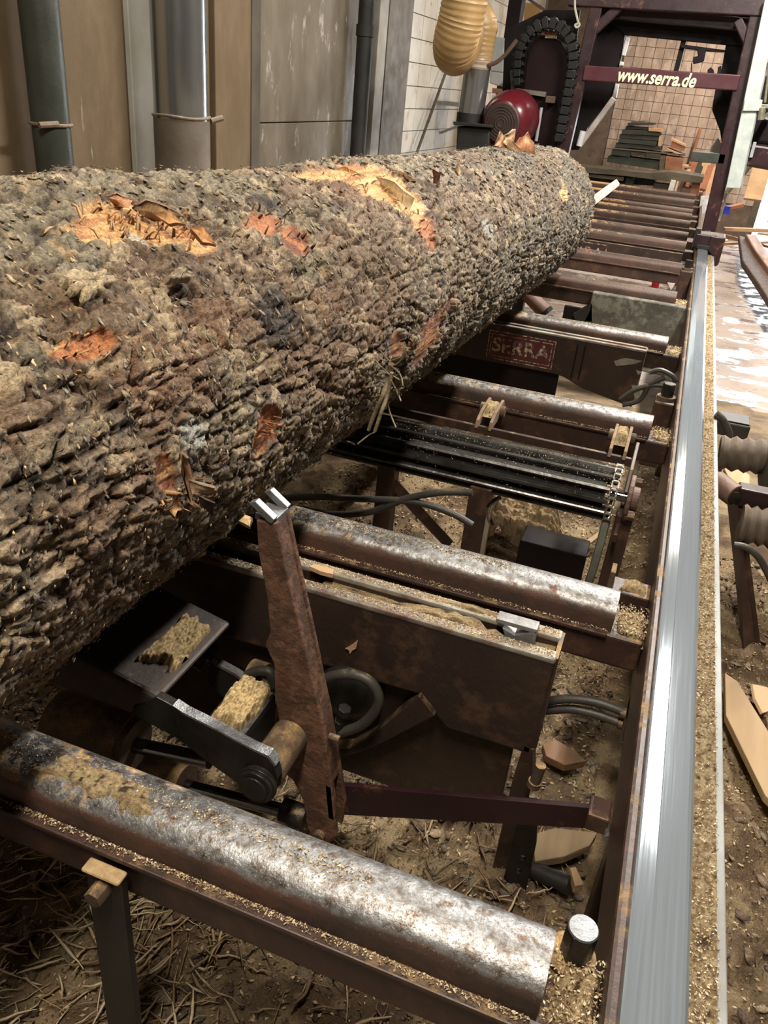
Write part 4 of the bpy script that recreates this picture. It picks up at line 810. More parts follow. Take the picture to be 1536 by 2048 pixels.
# hydraulic hoses to the rail
for k, (pts, lb_) in enumerate([([(1085, 1405), (1130, 1398), (1180, 1402), (1225, 1415), (1262, 1432)], 'upper of two black hoses running from the clamp plate to the rail'), ([(1085, 1422), (1140, 1418), (1190, 1428), (1225, 1440), (1258, 1452)], 'lower of two black hoses running from the clamp plate to the rail')]):
    t = thing('hydraulic_hose', lb_, 'hose', tuple(PY(1180, 1410, 1.2))); obj('hose', B().tube([PY(a, b, 1.22) for a, b in pts], .0085, 12), RUBBER, t, smooth=True); obj('ferrule', B().cyl(PY(*pts[-1], 1.22), PY(pts[-1][0]-22, pts[-1][1]-7, 1.22), .011, n=14), DUSTY, t, smooth=True)
t = thing('hose_bracket', 'small bolted hose bracket on the inner face of the side rail', 'bracket', (.1, 1.2, .35)); p = PY(1262, 1440, 1.2)
obj('plate', B().box((p.x-.005, 1.17, p.z-.03), (.117, 1.23, p.z+.035)), DUSTY, t, .003); obj('bolt', B().cyl((p.x+.01, 1.16, p.z+.03), (p.x+.01, 1.172, p.z+.03), .008, n=6), STEELCUT, t)
# black hoses crossing under the log
for k, (pts, lb_) in enumerate([([(560, 996), (640, 994), (730, 998), (830, 1004), (900, 1025), (945, 1050)], 'straight black hose crossing under the log before the roller'), ([(570, 1012), (660, 1028), (740, 1024), (810, 998), (880, 985), (945, 985)], 'sagging black hose crossing the straight one under the log')]):
    t = thing('hydraulic_hose', lb_, 'hose', tuple(PY(700, 1000, 1.75))); obj('hose', B().tube([PY(a, b, 1.72) for a, b in pts], .009, 12), RUBBER, t, smooth=True)

# ------------------------------------------------------------------ ribbed roller
RY, RZ, RR = 1.95, .508, .074
ro = thing('ribbed_roller', 'black ribbed steel roller with a chain sprocket on its right end', 'roller', (-.4, RY, RZ))
x0, x1 = -.95, -.012
obj('core', B().cyl((x0, RY, RZ), (x1-.01, RY, RZ), RR-.022, n=32), BLACKIRON, ro, smooth=True)
ROLM = paint('worn_black_roller', (.16,.155,.15), (.07,.065,.06), 20, .3, .8, dust=.25, bump=.2)
for k in range(13):
    a = 2*math.pi*k/13+.15; ca, sa = math.cos(a), math.sin(a); c = Vector((0, ca, sa)); tn = Vector((0, -sa, ca)); C0 = Vector((x0, RY, RZ)); C1 = Vector((x1, RY, RZ))
    sec = [c*(RR-.024)-tn*.006, c*(RR-.004)-tn*.0055, c*RR-tn*.0035, c*RR+tn*.0035, c*(RR-.004)+tn*.0055, c*(RR-.024)+tn*.006]
    n = 6; vs = [C0+s for s in sec]+[C1+s for s in sec]; obj('rib', B().add(vs, [(i, (i+1) % n, n+(i+1) % n, n+i) for i in range(n)]+[tuple(range(n)), tuple(range(2*n-1, n-1, -1))]), ROLM, ro)
def rdust(n):
    a = math.pi/2+RS.normal(.2, .7, n); return np.stack([-.8+.79*RS.uniform(size=n), RY+np.cos(a)*(RR-.004), RZ+np.sin(a)*(RR-.004)], 1)
grains('sawdust_grains', 1800, rdust, .001, .0028, ro)
obj('sprocket', B().cyl((x1+.006, RY, RZ), (x1+.014, RY, RZ), RR-.006, n=32), DARKSTEEL, ro)
CHN = paint('chain_steel', (.34,.32,.28), (.12,.10,.08), 60, .4, .6)
ns = 22
for k in range(ns):
    a = 2*math.pi*k/ns; a2 = 2*math.pi*(k+.8)/ns; r_ = RR+.002
    p = Vector((x1+.002, RY+r_*math.cos(a), RZ+r_*math.sin(a))); q = Vector((x1+.002, RY+r_*math.cos(a2), RZ+r_*math.sin(a2)))
    obj('chain_link', B().beam(p, q, .003, .011, (0, math.cos(a), math.sin(a))).beam(p+Vector((.016, 0, 0)), q+Vector((.016, 0, 0)), .003, .011, (0, math.cos(a), math.sin(a))).cyl(p, p+Vector((.016, 0, 0)), .005, n=8), CHN, ro)
obj('hanging_chain', B().tube([(x1+.01, RY-.05, RZ-.05), (x1+.01, RY-.065, RZ-.12), (x1+.008, RY-.06, RZ-.2), (x1+.005, RY-.05, RZ-.25)], .011, 8), paint('greenish_strap', (.16,.18,.15), (.1,.1,.08), 12, .6), ro, smooth=True)
obj('shaft', B().cyl((x1, RY, RZ), (x1+.05, RY, RZ), .014, n=20), CHROME, ro, smooth=True)
bx = thing('roller_frame', 'maroon bearing frame carrying the ribbed roller', 'frame', (0, RY, .3))
obj('bearing_flange', B().prism([Vector((x1+.045, RY+.062*math.cos(a)*(1 if abs(math.cos(a)) > .5 else .75), RZ+.062*math.sin(a))) for a in [k*2*math.pi/20 for k in range(20)]], (.012, 0, 0)).cyl((x1+.05, RY, RZ), (x1+.075, RY, RZ), .032, n=24), paint('bearing_maroon', (.14,.075,.06), (.09,.05,.04), 14, .6, dust=.4), bx, .003, seg=2)
for s_ in (-1, 1): obj('bolt', B().cyl((x1+.05, RY+s_*.045, RZ+s_*.03), (x1+.075, RY+s_*.045, RZ+s_*.03), .011, n=6), DUSTY, bx, .001)
obj('side_arm', B().prism([Vector((x1+.036, a, z)) for a, z in ((RY-.075, RZ-.075), (RY+.03, RZ-.05), (RY+.10, .545), (RY+.22, .580), (RY+.22, .55), (RY+.12, .47), (RY, .40), (RY-.075, .41))], (.010, 0, 0)), MAROON, bx, .002)
obj('post', B().box((x1+.03, RY-.03, 0), (x1+.075, RY+.02, RZ-.04)), MAROON, bx, .004)
obj('cross_bar', B().box((-.95, 2.105, .528), (x1+.04, 2.118, .552)), MAROON, bx, .002)
for xq in (-.40, -.02):
    pb_ = thing
    for e in (-.022, .018): obj('lug', B().prism([Vector((xq+e, a, z)) for a, z in ((2.10, .545), (2.20, .545), (2.27, .572), (2.25, .592), (2.15, .585), (2.11, .568))], (.009, 0, 0)), paint('dusty_lug', (.22,.15,.10), (.14,.09,.06), 20, .8, dust=.6), bx, .002)
    obj('hinge_pin', B().cyl((xq-.035, 2.215, .568), (xq+.04, 2.215, .568), .017, n=18), DUSTY, bx, .001, smooth=True)
    dustpatch('packed_sawdust', xq-.02, xq+.024, 2.15, 2.262, .585, .022, bx, 16, 24, .25, 1, 90, colr=((.55,.42,.22), (.40,.28,.14)))
for xq, w_ in ((-.63, .05), (-.365, .06)): obj('post', B().box((xq, 1.88, 0), (xq+w_, 1.93, .47)), MAROON, bx, .003)
obj('diagonal_brace', B().beam((-.60, 1.90, .42), (-.45, 2.1, .15), .03, .03), MAROON, bx, .002)
obj('thin_rod', B().box((-.305, 1.86, .03), (-.293, 1.875, .43)), paint('pale_rod', (.25,.21,.15), None, 10, .6), bx)
obj('hook', B().tube([PY(a, b, 1.72) for a, b in ((1000, 995), (988, 1002), (978, 1012), (978, 1035), (984, 1050))], .006, 8), CHROME, bx, smooth=True)
bxn = thing('sawdust_box', 'dark box behind heaped wet sawdust under the roller', 'box', (-.1, 1.85, 0)); obj('shell', B().box((-.22, 2.0, .0), (-.03, 2.1, .28)), DARKPANEL, bxn, .004)
mound('wet_sawdust_ridge', (PZ(955, 1062, .12), PZ(1125, 1112, .12), PZ(1118, 1040, .16), PZ(975, 1000, .16)), .09, bxn, 44, c=(.34, .25, .15))
t = thing('rail_stub', 'short dusty stub beam by the rail before the second crossbar end', 'bracket', (.06, 1.38, .2)); p = PY(1245, 1165, 1.46)
obj('stub', B().box((p.x-.02, 1.42, p.z-.09), (.117, 1.48, p.z)), MAROON, t, .004); dustpatch('sawdust', p.x-.01, .115, 1.42, 1.48, p.z, .02, t, 20, 16, .25, 1, 93); obj('upright', B().box((p.x-.028, 1.43, p.z-.1), (p.x-.018, 1.47, p.z+.035)), DUSTY, t, .002)

# ------------------------------------------------------------------ second, third and far clamp units
LETW = paint('worn_label_white', (.50,.47,.36), (.38,.34,.24), 30, .6, rust=.62, rustc=(.10,.02,.02), bump=0)
LETR = paint('label_maroon', (.085,.016,.018), (.06,.014,.016), 6, .5)
def text(body, name, size, M, mat, parent, ext=.0006, shear=0, bold=.0, sx=1.):
    cu_ = bpy.data.curves.new(name, 'FONT'); cu_.body = body; cu_.size = size; cu_.extrude = ext; cu_.shear = shear; cu_.offset = bold; cu_.align_x = 'CENTER'; cu_.align_y = 'CENTER'; cu_.space_character = 1.02
    to = bpy.data.objects.new(name, cu_); me = bpy.data.meshes.new_from_object(to); bpy.data.objects.remove(to)
    me.transform(M @ Matrix.Diagonal((sx, 1, 1, 1))); me.materials.clear(); me.materials.append(mat); o = bpy.data.objects.new(name, me); COL.objects.link(o)
    o.parent = parent
    if parent.type == 'EMPTY': o.location = -parent.location
    return o
def wallM(c): return Matrix(((1, 0, 0, c[0]), (0, 0, -1, c[1]), (0, 1, 0, c[2]), (0, 0, 0, 1)))   # text facing -Y
YS = 3.2
c2 = thing('clamp_unit', 'dark steel clamp plate with a worn framed letter label', 'clamp unit', (-.3, YS, .3))
zt2 = .562
PX2 = [Vector((-1.0, YS, zt2)), Vector((-.014, YS, zt2))]+[PY(a, b, YS) for a, b in ((1263, 815), (1165, 778), (1128, 755))]+[Vector((-.345, YS, .405)), Vector((-1., YS, .405))]
obj('front_plate', B().prism(PX2, (0, .02, 0)), PLATEM, c2, .004); obj('front_edge', B().box((-1, YS+.001, zt2-.003), (-.016, YS+.019, zt2+.004)), WORNM, c2, .003)
obj('back_plate', B().box((-1, YS+.045, .40), (-.014, YS+.062, zt2)), PLATEM, c2, .004); obj('back_edge', B().box((-1, YS+.046, zt2-.003), (-.016, YS+.061, zt2+.004)), WORNM, c2, .003)
obj('end_plate', B().box((-.018, YS+.004, .36), (-.012, YS+.06, zt2+.002)), WORNM, c2, .001)
obj('dark_backing', B().box((-1, YS+.03, .28), (-.33, YS+.042, .43)), DARKPANEL, c2)
lx0, lx1, lz0, lz1 = -.640, -.362, .420, .538; lc_ = ((lx0+lx1)/2, YS-.002, (lz0+lz1)/2)
lab = obj('label', B().box((lx0, YS-.0015, lz0), (lx1, YS+.0005, lz1)), LETR, c2)
def frame(x0, x1, z0, z1, w_, y, par, mat): 
    return obj('label_border', B().box((x0, y, z0), (x1, y+.001, z0+w_)).box((x0, y, z1-w_), (x1, y+.001, z1)).box((x0, y, z0+w_), (x0+w_, y+.001, z1-w_)).box((x1-w_, y, z0+w_), (x1, y+.001, z1-w_)), mat, par)
frame(lx0, lx1, lz0, lz1, .0035, YS-.0025, lab, LETW); frame(lx0+.012, lx1-.012, lz0+.012, lz1-.012, .003, YS-.0025, lab, LETW)
text('SERRA', 'lettering', .082, wallM((lc_[0], YS-.002, lc_[2])), LETW, lab, bold=.0016, sx=1.02)
paintchip = paint('bare_scraped_patch', (.26,.25,.20), (.15,.13,.10), 30, .6)
for pts in ([(1228, 722), (1250, 716), (1285, 722), (1270, 728), (1232, 732)], [(1263, 770), (1280, 772), (1282, 795), (1274, 808), (1268, 790)], [(1272, 740), (1284, 744), (1276, 750)]):
    obj('scraped_patch', B().prism(pyl(pts, YS-.0008), (0, .001, 0)), paintchip, c2)
for xq in (-.28, -.25): obj('seam', B().box((xq, YS-.002, .40), (xq+.006, YS, zt2-.02)), DARKPANEL, c2)
for k, pts in enumerate([[(1240, 800), (1270, 780), (1310, 770), (1345, 775)], [(1245, 810), (1280, 800), (1300, 770), (1330, 755)], [(1300, 745), (1320, 740), (1345, 752), (1350, 765)]]):
    t = thing('hydraulic_hose', ['thin black hose below the lettered plate corner, lowest', 'thin black hose below the lettered plate corner, middle', 'short black hose curl beside the rail by the lettered plate'][k], 'hose', tuple(PY(1290, 790, 2.9))); obj('hose', B().tube([PY(a, b, 2.9) for a, b in pts], .009, 8), RUBBER, t, smooth=True)
YT = 4.17
c3 = thing('clamp_unit', 'dust-caked hanging flap plate beneath the fifth crossbar', 'clamp unit', (-.2, YT, .2))
CAKE = paint('grey_dust_caked_plate', (.045,.04,.032), (.10,.092,.072), 6, .8, rust=.5, rustc=(.17,.16,.13), bump=.8, bscale=25)
obj('plate', B().prism(pyl([(1185, 584), (1376, 616), (1372, 700), (1366, 760), (1172, 720), (1168, 640), (1178, 620)], YT), (0, .05, 0)), CAKE, c3, .006)
obj('foot', B().prism(pyl([(1145, 628), (1155, 623), (1185, 605), (1185, 645), (1150, 642)], YT), (0, .04, 0)), BLACKIRON, c3, .003)
obj('back_arm', B().box((-.47, YT+.02, .30), (-.28, YT+.05, .46)), DARKPANEL, c3)
t = thing('hydraulic_cylinder', 'short pinkish-brown cylinder slanting under the log at the fifth crossbar', 'hydraulic cylinder', tuple(PY(1075, 610, 4.4))); obj('barrel', B().cyl(PY(1052, 585, 4.4), PY(1088, 622, 4.4), .04, n=20), paint('dusty_maroon', (.22,.13,.10), (.14,.08,.06), 9, .6), t, smooth=True); q = PY(1052, 585, 4.4); obj('mount', B().box((q.x-.06, 4.38, 0), (q.x, 4.44, q.z+.02)), BLACKIRON, t, .003); obj('gland', B().cyl(PY(1088, 622, 4.4), PY(1092, 628, 4.4), .046, n=20), BLACKIRON, t)
YF = 6.0
c4 = thing('clamp_unit', 'far dark clamp plate with half-hidden faded lettering', 'clamp unit', (-.4, YF, .3)); obj('front_plate', B().box((-1.0, YF, .36), (.05, YF+.02, .535)), PLATEM, c4, .003)
l4 = obj('label', B().box((-.80, YF-.003, .395), (-.46, YF, .52)), paint('faded_label', (.03,.014,.012)), c4); frame(-.80, -.46, .395, .52, .005, YF-.004, l4, LETW); text('SERRA', 'lettering', .10, wallM((-.63, YF-.0035, .452)), LETW, l4, bold=.001)
t = thing('red_cap', 'small bright red plastic cap on the floor between sixth and seventh crossbars', 'cap', tuple(PZ(1310, 566, 0))); obj('cap', B().lathe(PZ(1310, 574, 0), (0, 0, 1), [(0, .035), (.09, .033), (.105, .022)]), paint('red_plastic', (.75,.03,.04), None, 5, .3), t, smooth=True)
t = thing('pale_scrap', 'small pale triangular scrap hanging between crossbars near the rail', 'scrap', tuple(PY(1342, 572, 5.1))); obj('scrap', B().prism(pyl([(1335, 566), (1350, 568), (1342, 580)], 5.1), (0, .02, 0)), PLASTER if False else paint('pale_scrap', (.55,.48,.42), None, 5, .7), t)

# ------------------------------------------------------------------ things right of the rail
lg = thing('bed_support', 'slanting dark tapered leg plate right of the side rail', 'leg', tuple(PZ(1500, 1345, 0)))
pa, pb2, pc, pd_ = PX(1452, 985, .31), PX(1475, 985, .32), PZ(1517, 1330, .02), PZ(1490, 1340, .02)
obj('leg_plate', B().prism([pa, pb2, pc, pd_], (.012, .004, 0)), MAROON, lg, .002); obj('foot', B().prism([PZ(a, b, .03) for a, b in ((1490, 1345), (1517, 1332), (1560, 1365), (1555, 1395), (1500, 1370))], (0, 0, -.02)), BLACKIRON, lg, .003)
hp = PX(1466, 985, .31); kn = thing('hinge_arm', 'maroon hinge knuckle and arm reaching right from the side rail', 'hinge', tuple(hp))
obj('knuckle', B().cyl(hp+Vector((-.05, .03, .01)), hp+Vector((.005, -.02, 0)), .032, n=24), paint('dusty_maroon_knuckle', (.19,.11,.09), (.12,.07,.055), 12, .6, dust=.5), kn, .002, smooth=True); obj('bolt_head', B().cyl(hp+Vector((.0, -.02, 0)), hp+Vector((.006, -.035, 0)), .018, n=14), DARKSTEEL, kn, .002)
obj('arm', B().beam(hp+Vector((.01, 0, 0)), hp+Vector((.55, .02, .0)), .05, .055), MAROON_CLEAN, kn, .004)
def corr(name, label, p, q, r, n):
    t = thing(name, label, 'hose', tuple(p)); L = (q-p).length; prof = []
    for i in range(n*4+1): prof.append((L*i/(n*4), r*(1+.10*math.sin(i*math.pi/2))))
    obj('corrugated_shell', B().lathe(p, q-p, prof, 24), paint(name+'_mat', (.14,.11,.085), (.08,.065,.05), 14, .6, dust=.5), t, smooth=True); return t
y_ = 2.3
t = corr('corrugated_hose', 'upper thick dark corrugated hose right of the rail', PY(1438, 905, 2.45), PY(1535, 915, 2.45), .05, 4)
p = PY(1528, 925, 2.42); obj('ring', B().lathe(p, (1, .12, 0), [(0, .055), (.01, .082), (.05, .085), (.06, .07), (.16, .07)]), RUBBER, t, smooth=True)
t = corr('corrugated_hose', 'lower thick dusty corrugated hose right of the rail', PY(1480, 1045, 2.15), PY(1560, 1062, 2.15), .05, 4)
t = thing('hydraulic_hose', 'thin grey hose curving down at the right edge', 'hose', tuple(PY(1510, 1110, 2.0))); obj('hose', B().tube([PY(a, b, 1.95) for a, b in ((1468, 1090), (1490, 1094), (1515, 1112), (1535, 1145), (1550, 1180))], .009, 10), RUBBER, t, smooth=True)
t = thing('hydraulic_hose', 'black hose looping beside the grey ledge at the right', 'hose', tuple(PY(1455, 880, 2.6))); obj('hose', B().tube([PY(a, b, 2.55) for a, b in ((1432, 828), (1445, 840), (1457, 865), (1455, 895), (1442, 925), (1436, 940))], .012, 10), RUBBER, t, smooth=True)
t = thing('black_box', 'small black junction box right of the rail', 'box', tuple(PY(1460, 850, 2.8))); a = PY(1440, 838, 2.8); obj('box', B().box((a.x-.02, 2.78, a.z-.05), (a.x+.10, 2.88, a.z)), RUBBER, t, .006); obj('lid', B().box((a.x-.015, 2.785, a.z), (a.x+.095, 2.875, a.z+.006)), BLACKIRON, t, .002)
tag(obj('wood_scrap', B().prism([PZ(a, b, .13) for a, b in ((1448, 935), (1470, 930), (1500, 950), (1498, 985), (1480, 975), (1455, 950))], (0, 0, -.03)), PLK, None, .003), 'ochre wood scrap between the two corrugated hoses', 'wood scrap')
tag(obj('bark_flake', B().prism([PZ(a, b, .12) for a, b in ((1500, 1372), (1530, 1378), (1550, 1420), (1520, 1430), (1505, 1400))], (.004, 0, .008)), WOOD, None, .001), 'curled brown bark flake beside the flat plank at right', 'bark')

# ------------------------------------------------------------------ the saw frame (gantry)
GY = 5.9
sf = thing('saw_frame', 'tall maroon saw frame on the rail with a lettered crossbeam', 'saw frame', (-.35, GY, .6))
def gb(nm, a, b, w_=.075, d=.075, y=GY, mat=MAROON_CLEAN, y2=None, par=sf): return obj(nm, B().beam(PY(*a, y), PY(*b, y if y2 is None else y2), w_, d, (0, 1, 0)), mat, par, .006)
gb('post', (1118, 345), (1196, 5), .075); gb('post', (1417, 462), (1516, 25), .085); 
gb('top_beam', (1140, -10), (1560, 12), .12, .10); gb('lower_top_beam', (1190, 22), (1510, 52), .07, .08, y=GY+.12)
sb = gb('sign_beam', (1168, 146), (1478, 166), .085, .06, y=GY-.02, mat=paint('sign_beam_maroon', (.07,.014,.02), (.055,.012,.017), 3, .4, bump=.05))
gb('brace', (1188, 62), (1240, 12), .055, .05); gb('brace', (1498, 90), (1475, 40), .05, .05)
A = PY(1237, 150, GY-.053); Bp = PY(1388, 163, GY-.053); mid = (A+Bp)/2; L = (Bp-A).length
text('www.serra.de', 'lettering',    .104, wallM((mid.x, GY-.056, mid.z)) @ Matrix.Rotation(math.atan2(Bp.z-A.z, Bp.x-A.x), 4, 'Z'), paint('lettering_cream', (.72,.74,.50), (.62,.64,.42), 8, .5, bump=0), sb, shear=.25, bold=.0028, sx=.79)
YH = GY+.22
def hp_(nm, pts, y=YH, th=.04, mat=DARKPANEL): return obj(nm, B().prism(pyl(pts, y), (0, th, 0)), mat, sf, .004)
hp_('left_cover', [(1178, 30), (1262, 45), (1250, 70), (1240, 128), (1224, 195), (1175, 255), (1158, 300), (1128, 300)])
hp_('top_cover', [(1180, 15), (1500, 30), (1500, 92), (1452, 90), (1250, 70)], YH-.02)
hp_('right_cover', [(1452, 88), (1500, 90), (1480, 200), (1430, 420), (1436, 330), (1444, 290), (1440, 262), (1424, 220), (1430, 182), (1443, 140)])
hp_('centre_bar', [(1363, 78), (1373, 79), (1356, 146), (1346, 145)]); hp_('guide_block', [(1360, 88), (1450, 100), (1450, 104), (1412, 102), (1408, 122), (1396, 126), (1386, 128), (1386, 114), (1396, 112), (1394, 100), (1362, 96)], YH-.03)
hp_('pin', [(1382, 126), (1384, 126), (1384, 146), (1382, 146)]); hp_('knob', [(1415, 140), (1421, 134), (1428, 140), (1428, 148), (1415, 148)], GY, .04); hp_('knob', [(1436, 134), (1443, 131), (1442, 150), (1434, 150)], GY, .04)
BR = paint('bright_machined_edge', (.75,.75,.74), (.6,.6,.6), 10, .3, .3, bump=0)
hp_('bright_edge', [(1252, 72), (1260, 74), (1250, 112), (1243, 110)], YH-.03, .03, BR); hp_('bright_edge', [(1240, 122), (1247, 124), (1246, 131), (1238, 131)], YH-.03, .03, BR); hp_('bright_edge', [(1231, 167), (1238, 168), (1232, 196), (1225, 193)], YH-.03, .03, BR)
gb('guide_rod', (1228, 196), (1160, 290), .035, .03, y=GY-.02, mat=paint('rod_grey', (.32,.29,.27), (.2,.17,.15), 9, .5)); obj('rod_tip', B().cyl(PY(1166, 262, GY-.03), PY(1158, 292, GY-.03), .02, n=14), BR, sf, smooth=True)
obj('green_side_arm', B().beam(PY(1382, 312, GY), PY(1450, 318, GY), .075, .06, (0, 0, 1)), paint('dark_green_arm', (.035,.045,.035), (.02,.022,.018), 9, .5), sf, .004)
hp_('round_cheek', [(1436, 275), (1444, 290), (1440, 310), (1425, 312), (1420, 300)], YH-.06, .03, paint('greyed_cheek', (.2,.18,.15), None, 6, .6))
# foot block on the rail
fb = PY(1424, 455, GY)
ft = obj('rail_foot', B().box((.10, GY-.02, .603), (.20, GY+.22, .69)).prism([Vector((x, GY-.03, z)) for x, z in ((.19, .69), (.285, .69), (.285, .52), (.275, .505), (.25, .505), (.235, .52), (.235, .565), (.19, .60))], (0, .22, 0)), MAROON_CLEAN, sf, .006); obj('adjust_screw', B().cyl((.285, GY+.02, .67), (.30, GY+.02, .67), .008, n=10), BR, ft); obj('wiper', B().box((.12, GY-.035, .602), (.20, GY-.018, .625)).box((.09, GY-.01, .60), (.125, GY+.1, .72)), BLACKIRON, ft, .002)
obj('rear_strut', B().beam(PY(1432, 430, GY), PY(1447, 370, GY), .03, .03, (0, 1, 0)), DARKPANEL, sf)
t = thing('white_rod', 'thin white vertical rod with blue end beside the foot of the saw frame', 'rod', tuple(PY(1440, 440, 6.05))); obj('rod', B().cyl(PY(1437, 442, 6.05), PY(1455, 385, 6.05), .008, n=10), paint('white_paint', (.8,.8,.8), None, 5, .4), t); obj('blue_end', B().box(tuple(PY(1453, 423, 6.3)+Vector((-.02, 0, -.02))), tuple(PY(1453, 423, 6.3)+Vector((.02, .03, .035)))), paint('blue_plastic', (.04,.06,.65), None, 5, .4), t, .003)
# galvanised channel
gc = thing('galvanised_channel', 'pale galvanised vertical channel on the right saw frame post', 'channel', tuple(PY(1470, 375, GY-.1)))
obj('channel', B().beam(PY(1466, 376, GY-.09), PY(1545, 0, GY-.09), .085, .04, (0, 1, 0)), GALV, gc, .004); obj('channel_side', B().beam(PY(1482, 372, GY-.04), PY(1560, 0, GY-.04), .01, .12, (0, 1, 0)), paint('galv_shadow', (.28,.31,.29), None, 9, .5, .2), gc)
obj('joint_band', B().beam(PY(1503, 222, GY-.1), PY(1507, 200, GY-.1), .10, .055, (0, 1, 0)), GALV, gc, .003); obj('clamp', B().box(tuple(PY(1515, 215, GY-.12)), tuple(PY(1515, 215, GY-.12)+Vector((.10, .03, .02)))).cyl(PY(1522, 240, GY-.12), PY(1525, 215, GY-.12), .02, n=12).cyl(PY(1530, 205, GY-.12), PY(1540, 120, GY-.12), .008, n=8), paint('brass_grey', (.28,.27,.2), (.16,.15,.1), 20, .4, .4), gc, .002)
# control box at the right edge
cbx = thing('control_box', 'maroon control box at the right edge behind the pale channel', 'box', tuple(PY(1520, 300, GY+.1)))
obj('shell', B().prism(pyl([(1497, 285), (1600, 300), (1600, 352), (1488, 332)], GY+.05), (0, .3, 0)), MAROON_CLEAN, cbx, .02, seg=3); obj('dark_motor', B().prism(pyl([(1515, 150), (1600, 150), (1600, 300), (1500, 285)], GY+.15), (0, .25, 0)), DARKPANEL, cbx, .02); obj('white_plug', B().cyl(PY(1536, 232, GY-.05), PY(1536, 232, GY+.1), .02, n=14), paint('white_plug', (.75,.75,.7), None, 5, .4), cbx)
obj('grey_catch', B().box(tuple(PY(1498, 315, GY+.02)), tuple(PY(1498, 315, GY+.02)+Vector((.02, .04, .09)))), GREY, cbx, .003)
# guard with energy chain (left wheel cover)
gd = thing('wheel_guard', 'dark maroon arched wheel guard with two small stickers', 'guard', tuple(PY(1080, 200, GY)))
arc = [(1040, 258), (1046, 190), (1052, 120), (1062, 88), (1080, 72), (1100, 70), (1122, 84), (1136, 112), (1138, 150), (1128, 220), (1112, 300), (1035, 300)]
obj('cover', B().prism(pyl(arc, GY+.02), (0, .25, 0)), paint('guard_maroon', (.014,.005,.006), (.009,.004,.004), 3, .6, bump=.1, spec=.15), gd, .01, seg=3)
obj('sticker', B().prism(pyl([(1068, 62), (1090, 64), (1091, 70), (1067, 68)], GY+.0), (0, .004, 0)), paint('sticker_pale', (.55,.45,.35)), gd); obj('sticker', B().prism(pyl([(1091, 70), (1114, 71), (1113, 77), (1090, 76)], GY+.0), (0, .004, 0)), paint('sticker_yellow', (.50,.46,.22)), gd); obj('sticker', B().prism(pyl([(1090, 64), (1112, 66), (1111, 70), (1090, 69)], GY+.0), (0, .004, 0)), paint('sticker_red', (.35,.05,.03)), gd)
obj('grey_frame', B().prism(pyl([(1020, 140), (1028, 142), (1030, 176), (1092, 184), (1090, 194), (1030, 184), (1022, 178)], GY-.02), (0, .03, 0)), paint('guard_frame', (.16,.14,.11), None, 9, .5), gd); obj('rod', B().cyl(PY(1083, 215, GY-.02), PY(1072, 282, GY-.02), .011, n=10), GREY, gd); obj('clamp_bits', B().box(tuple(PY(1090, 205, GY-.05)), tuple(PY(1090, 205, GY-.05)+Vector((.06, .05, .04)))), DUSTY, gd, .004)
obj('dark_backboard', B().prism(pyl([(1010, 60), (1090, 20), (1160, 20), (1130, 300), (1000, 300)], GY+.32), (0, .03, 0)), DARKPANEL, gd)
ec = thing('cable_chain', 'black articulated cable chain arching over the wheel guard', 'cable chain', tuple(PY(1090, 60, GY)))
ecp = [(1036, 172), (1036, 155), (1037, 138), (1038, 120), (1041, 102), (1048, 85), (1058, 70), (1070, 57), (1085, 49), (1100, 46), (1115, 50), (1128, 58), (1138, 70), (1145, 86), (1148, 104), (1148, 122), (1146, 140), (1143, 158), (1140, 176), (1136, 194), (1133, 212), (1129, 230), (1126, 248), (1122, 266), (1119, 284)]
EC = paint('cable_chain_black', (.011,.011,.011), (.008,.008,.008), 9, .5, spec=.3)
for i in range(len(ecp)-1):
    a = PY(*ecp[i], GY-.03); b = PY(*ecp[i+1], GY-.03); d = (b-a); obj('chain_link', B().beam(a+d*.06, b-d*.06, .058 if i > 6 else .045, .10, (0, 1, 0)).beam(a+d*.3, b-d*.3, .075, .085, (0, 1, 0)), EC, ec, .004)
# motor
mo = thing('electric_motor', 'round dark red electric motor with grilled fan cover', 'motor', tuple(PY(1020, 240, 5.5)))
mc = PY(1003, 246, 5.45); md = (PY(1040, 232, 5.75)-mc).normalized()
obj('body', B().lathe(mc, md, [(0, .095), (.004, .118), (.02, .135), (.05, .155), (.10, .168), (.16, .172), (.22, .168), (.26, .150), (.30, .12)], 36), paint('motor_red', (.10,.008,.014), (.07,.008,.012), 3, .28, bump=.05), mo, smooth=True)
gm = paint('motor_grille', (.055,.035,.03), (.035,.025,.02), 20, .6)
obj('fan_cover', B().lathe(mc-md*.004, md, [(0, .045), (.0005, .112), (.006, .118)], 36), gm, mo, smooth=True)
rg = B(); a_ = md.orthogonal().normalized(); b_ = md.cross(a_)
for r_ in (.025, .042, .059, .076, .093): rg.tube([mc-md*.006+(a_*math.cos(k*math.pi/12)+b_*math.sin(k*math.pi/12))*r_ for k in range(25)], .0025, 5, sub=1)
obj('grille_rings', rg, gm, mo)
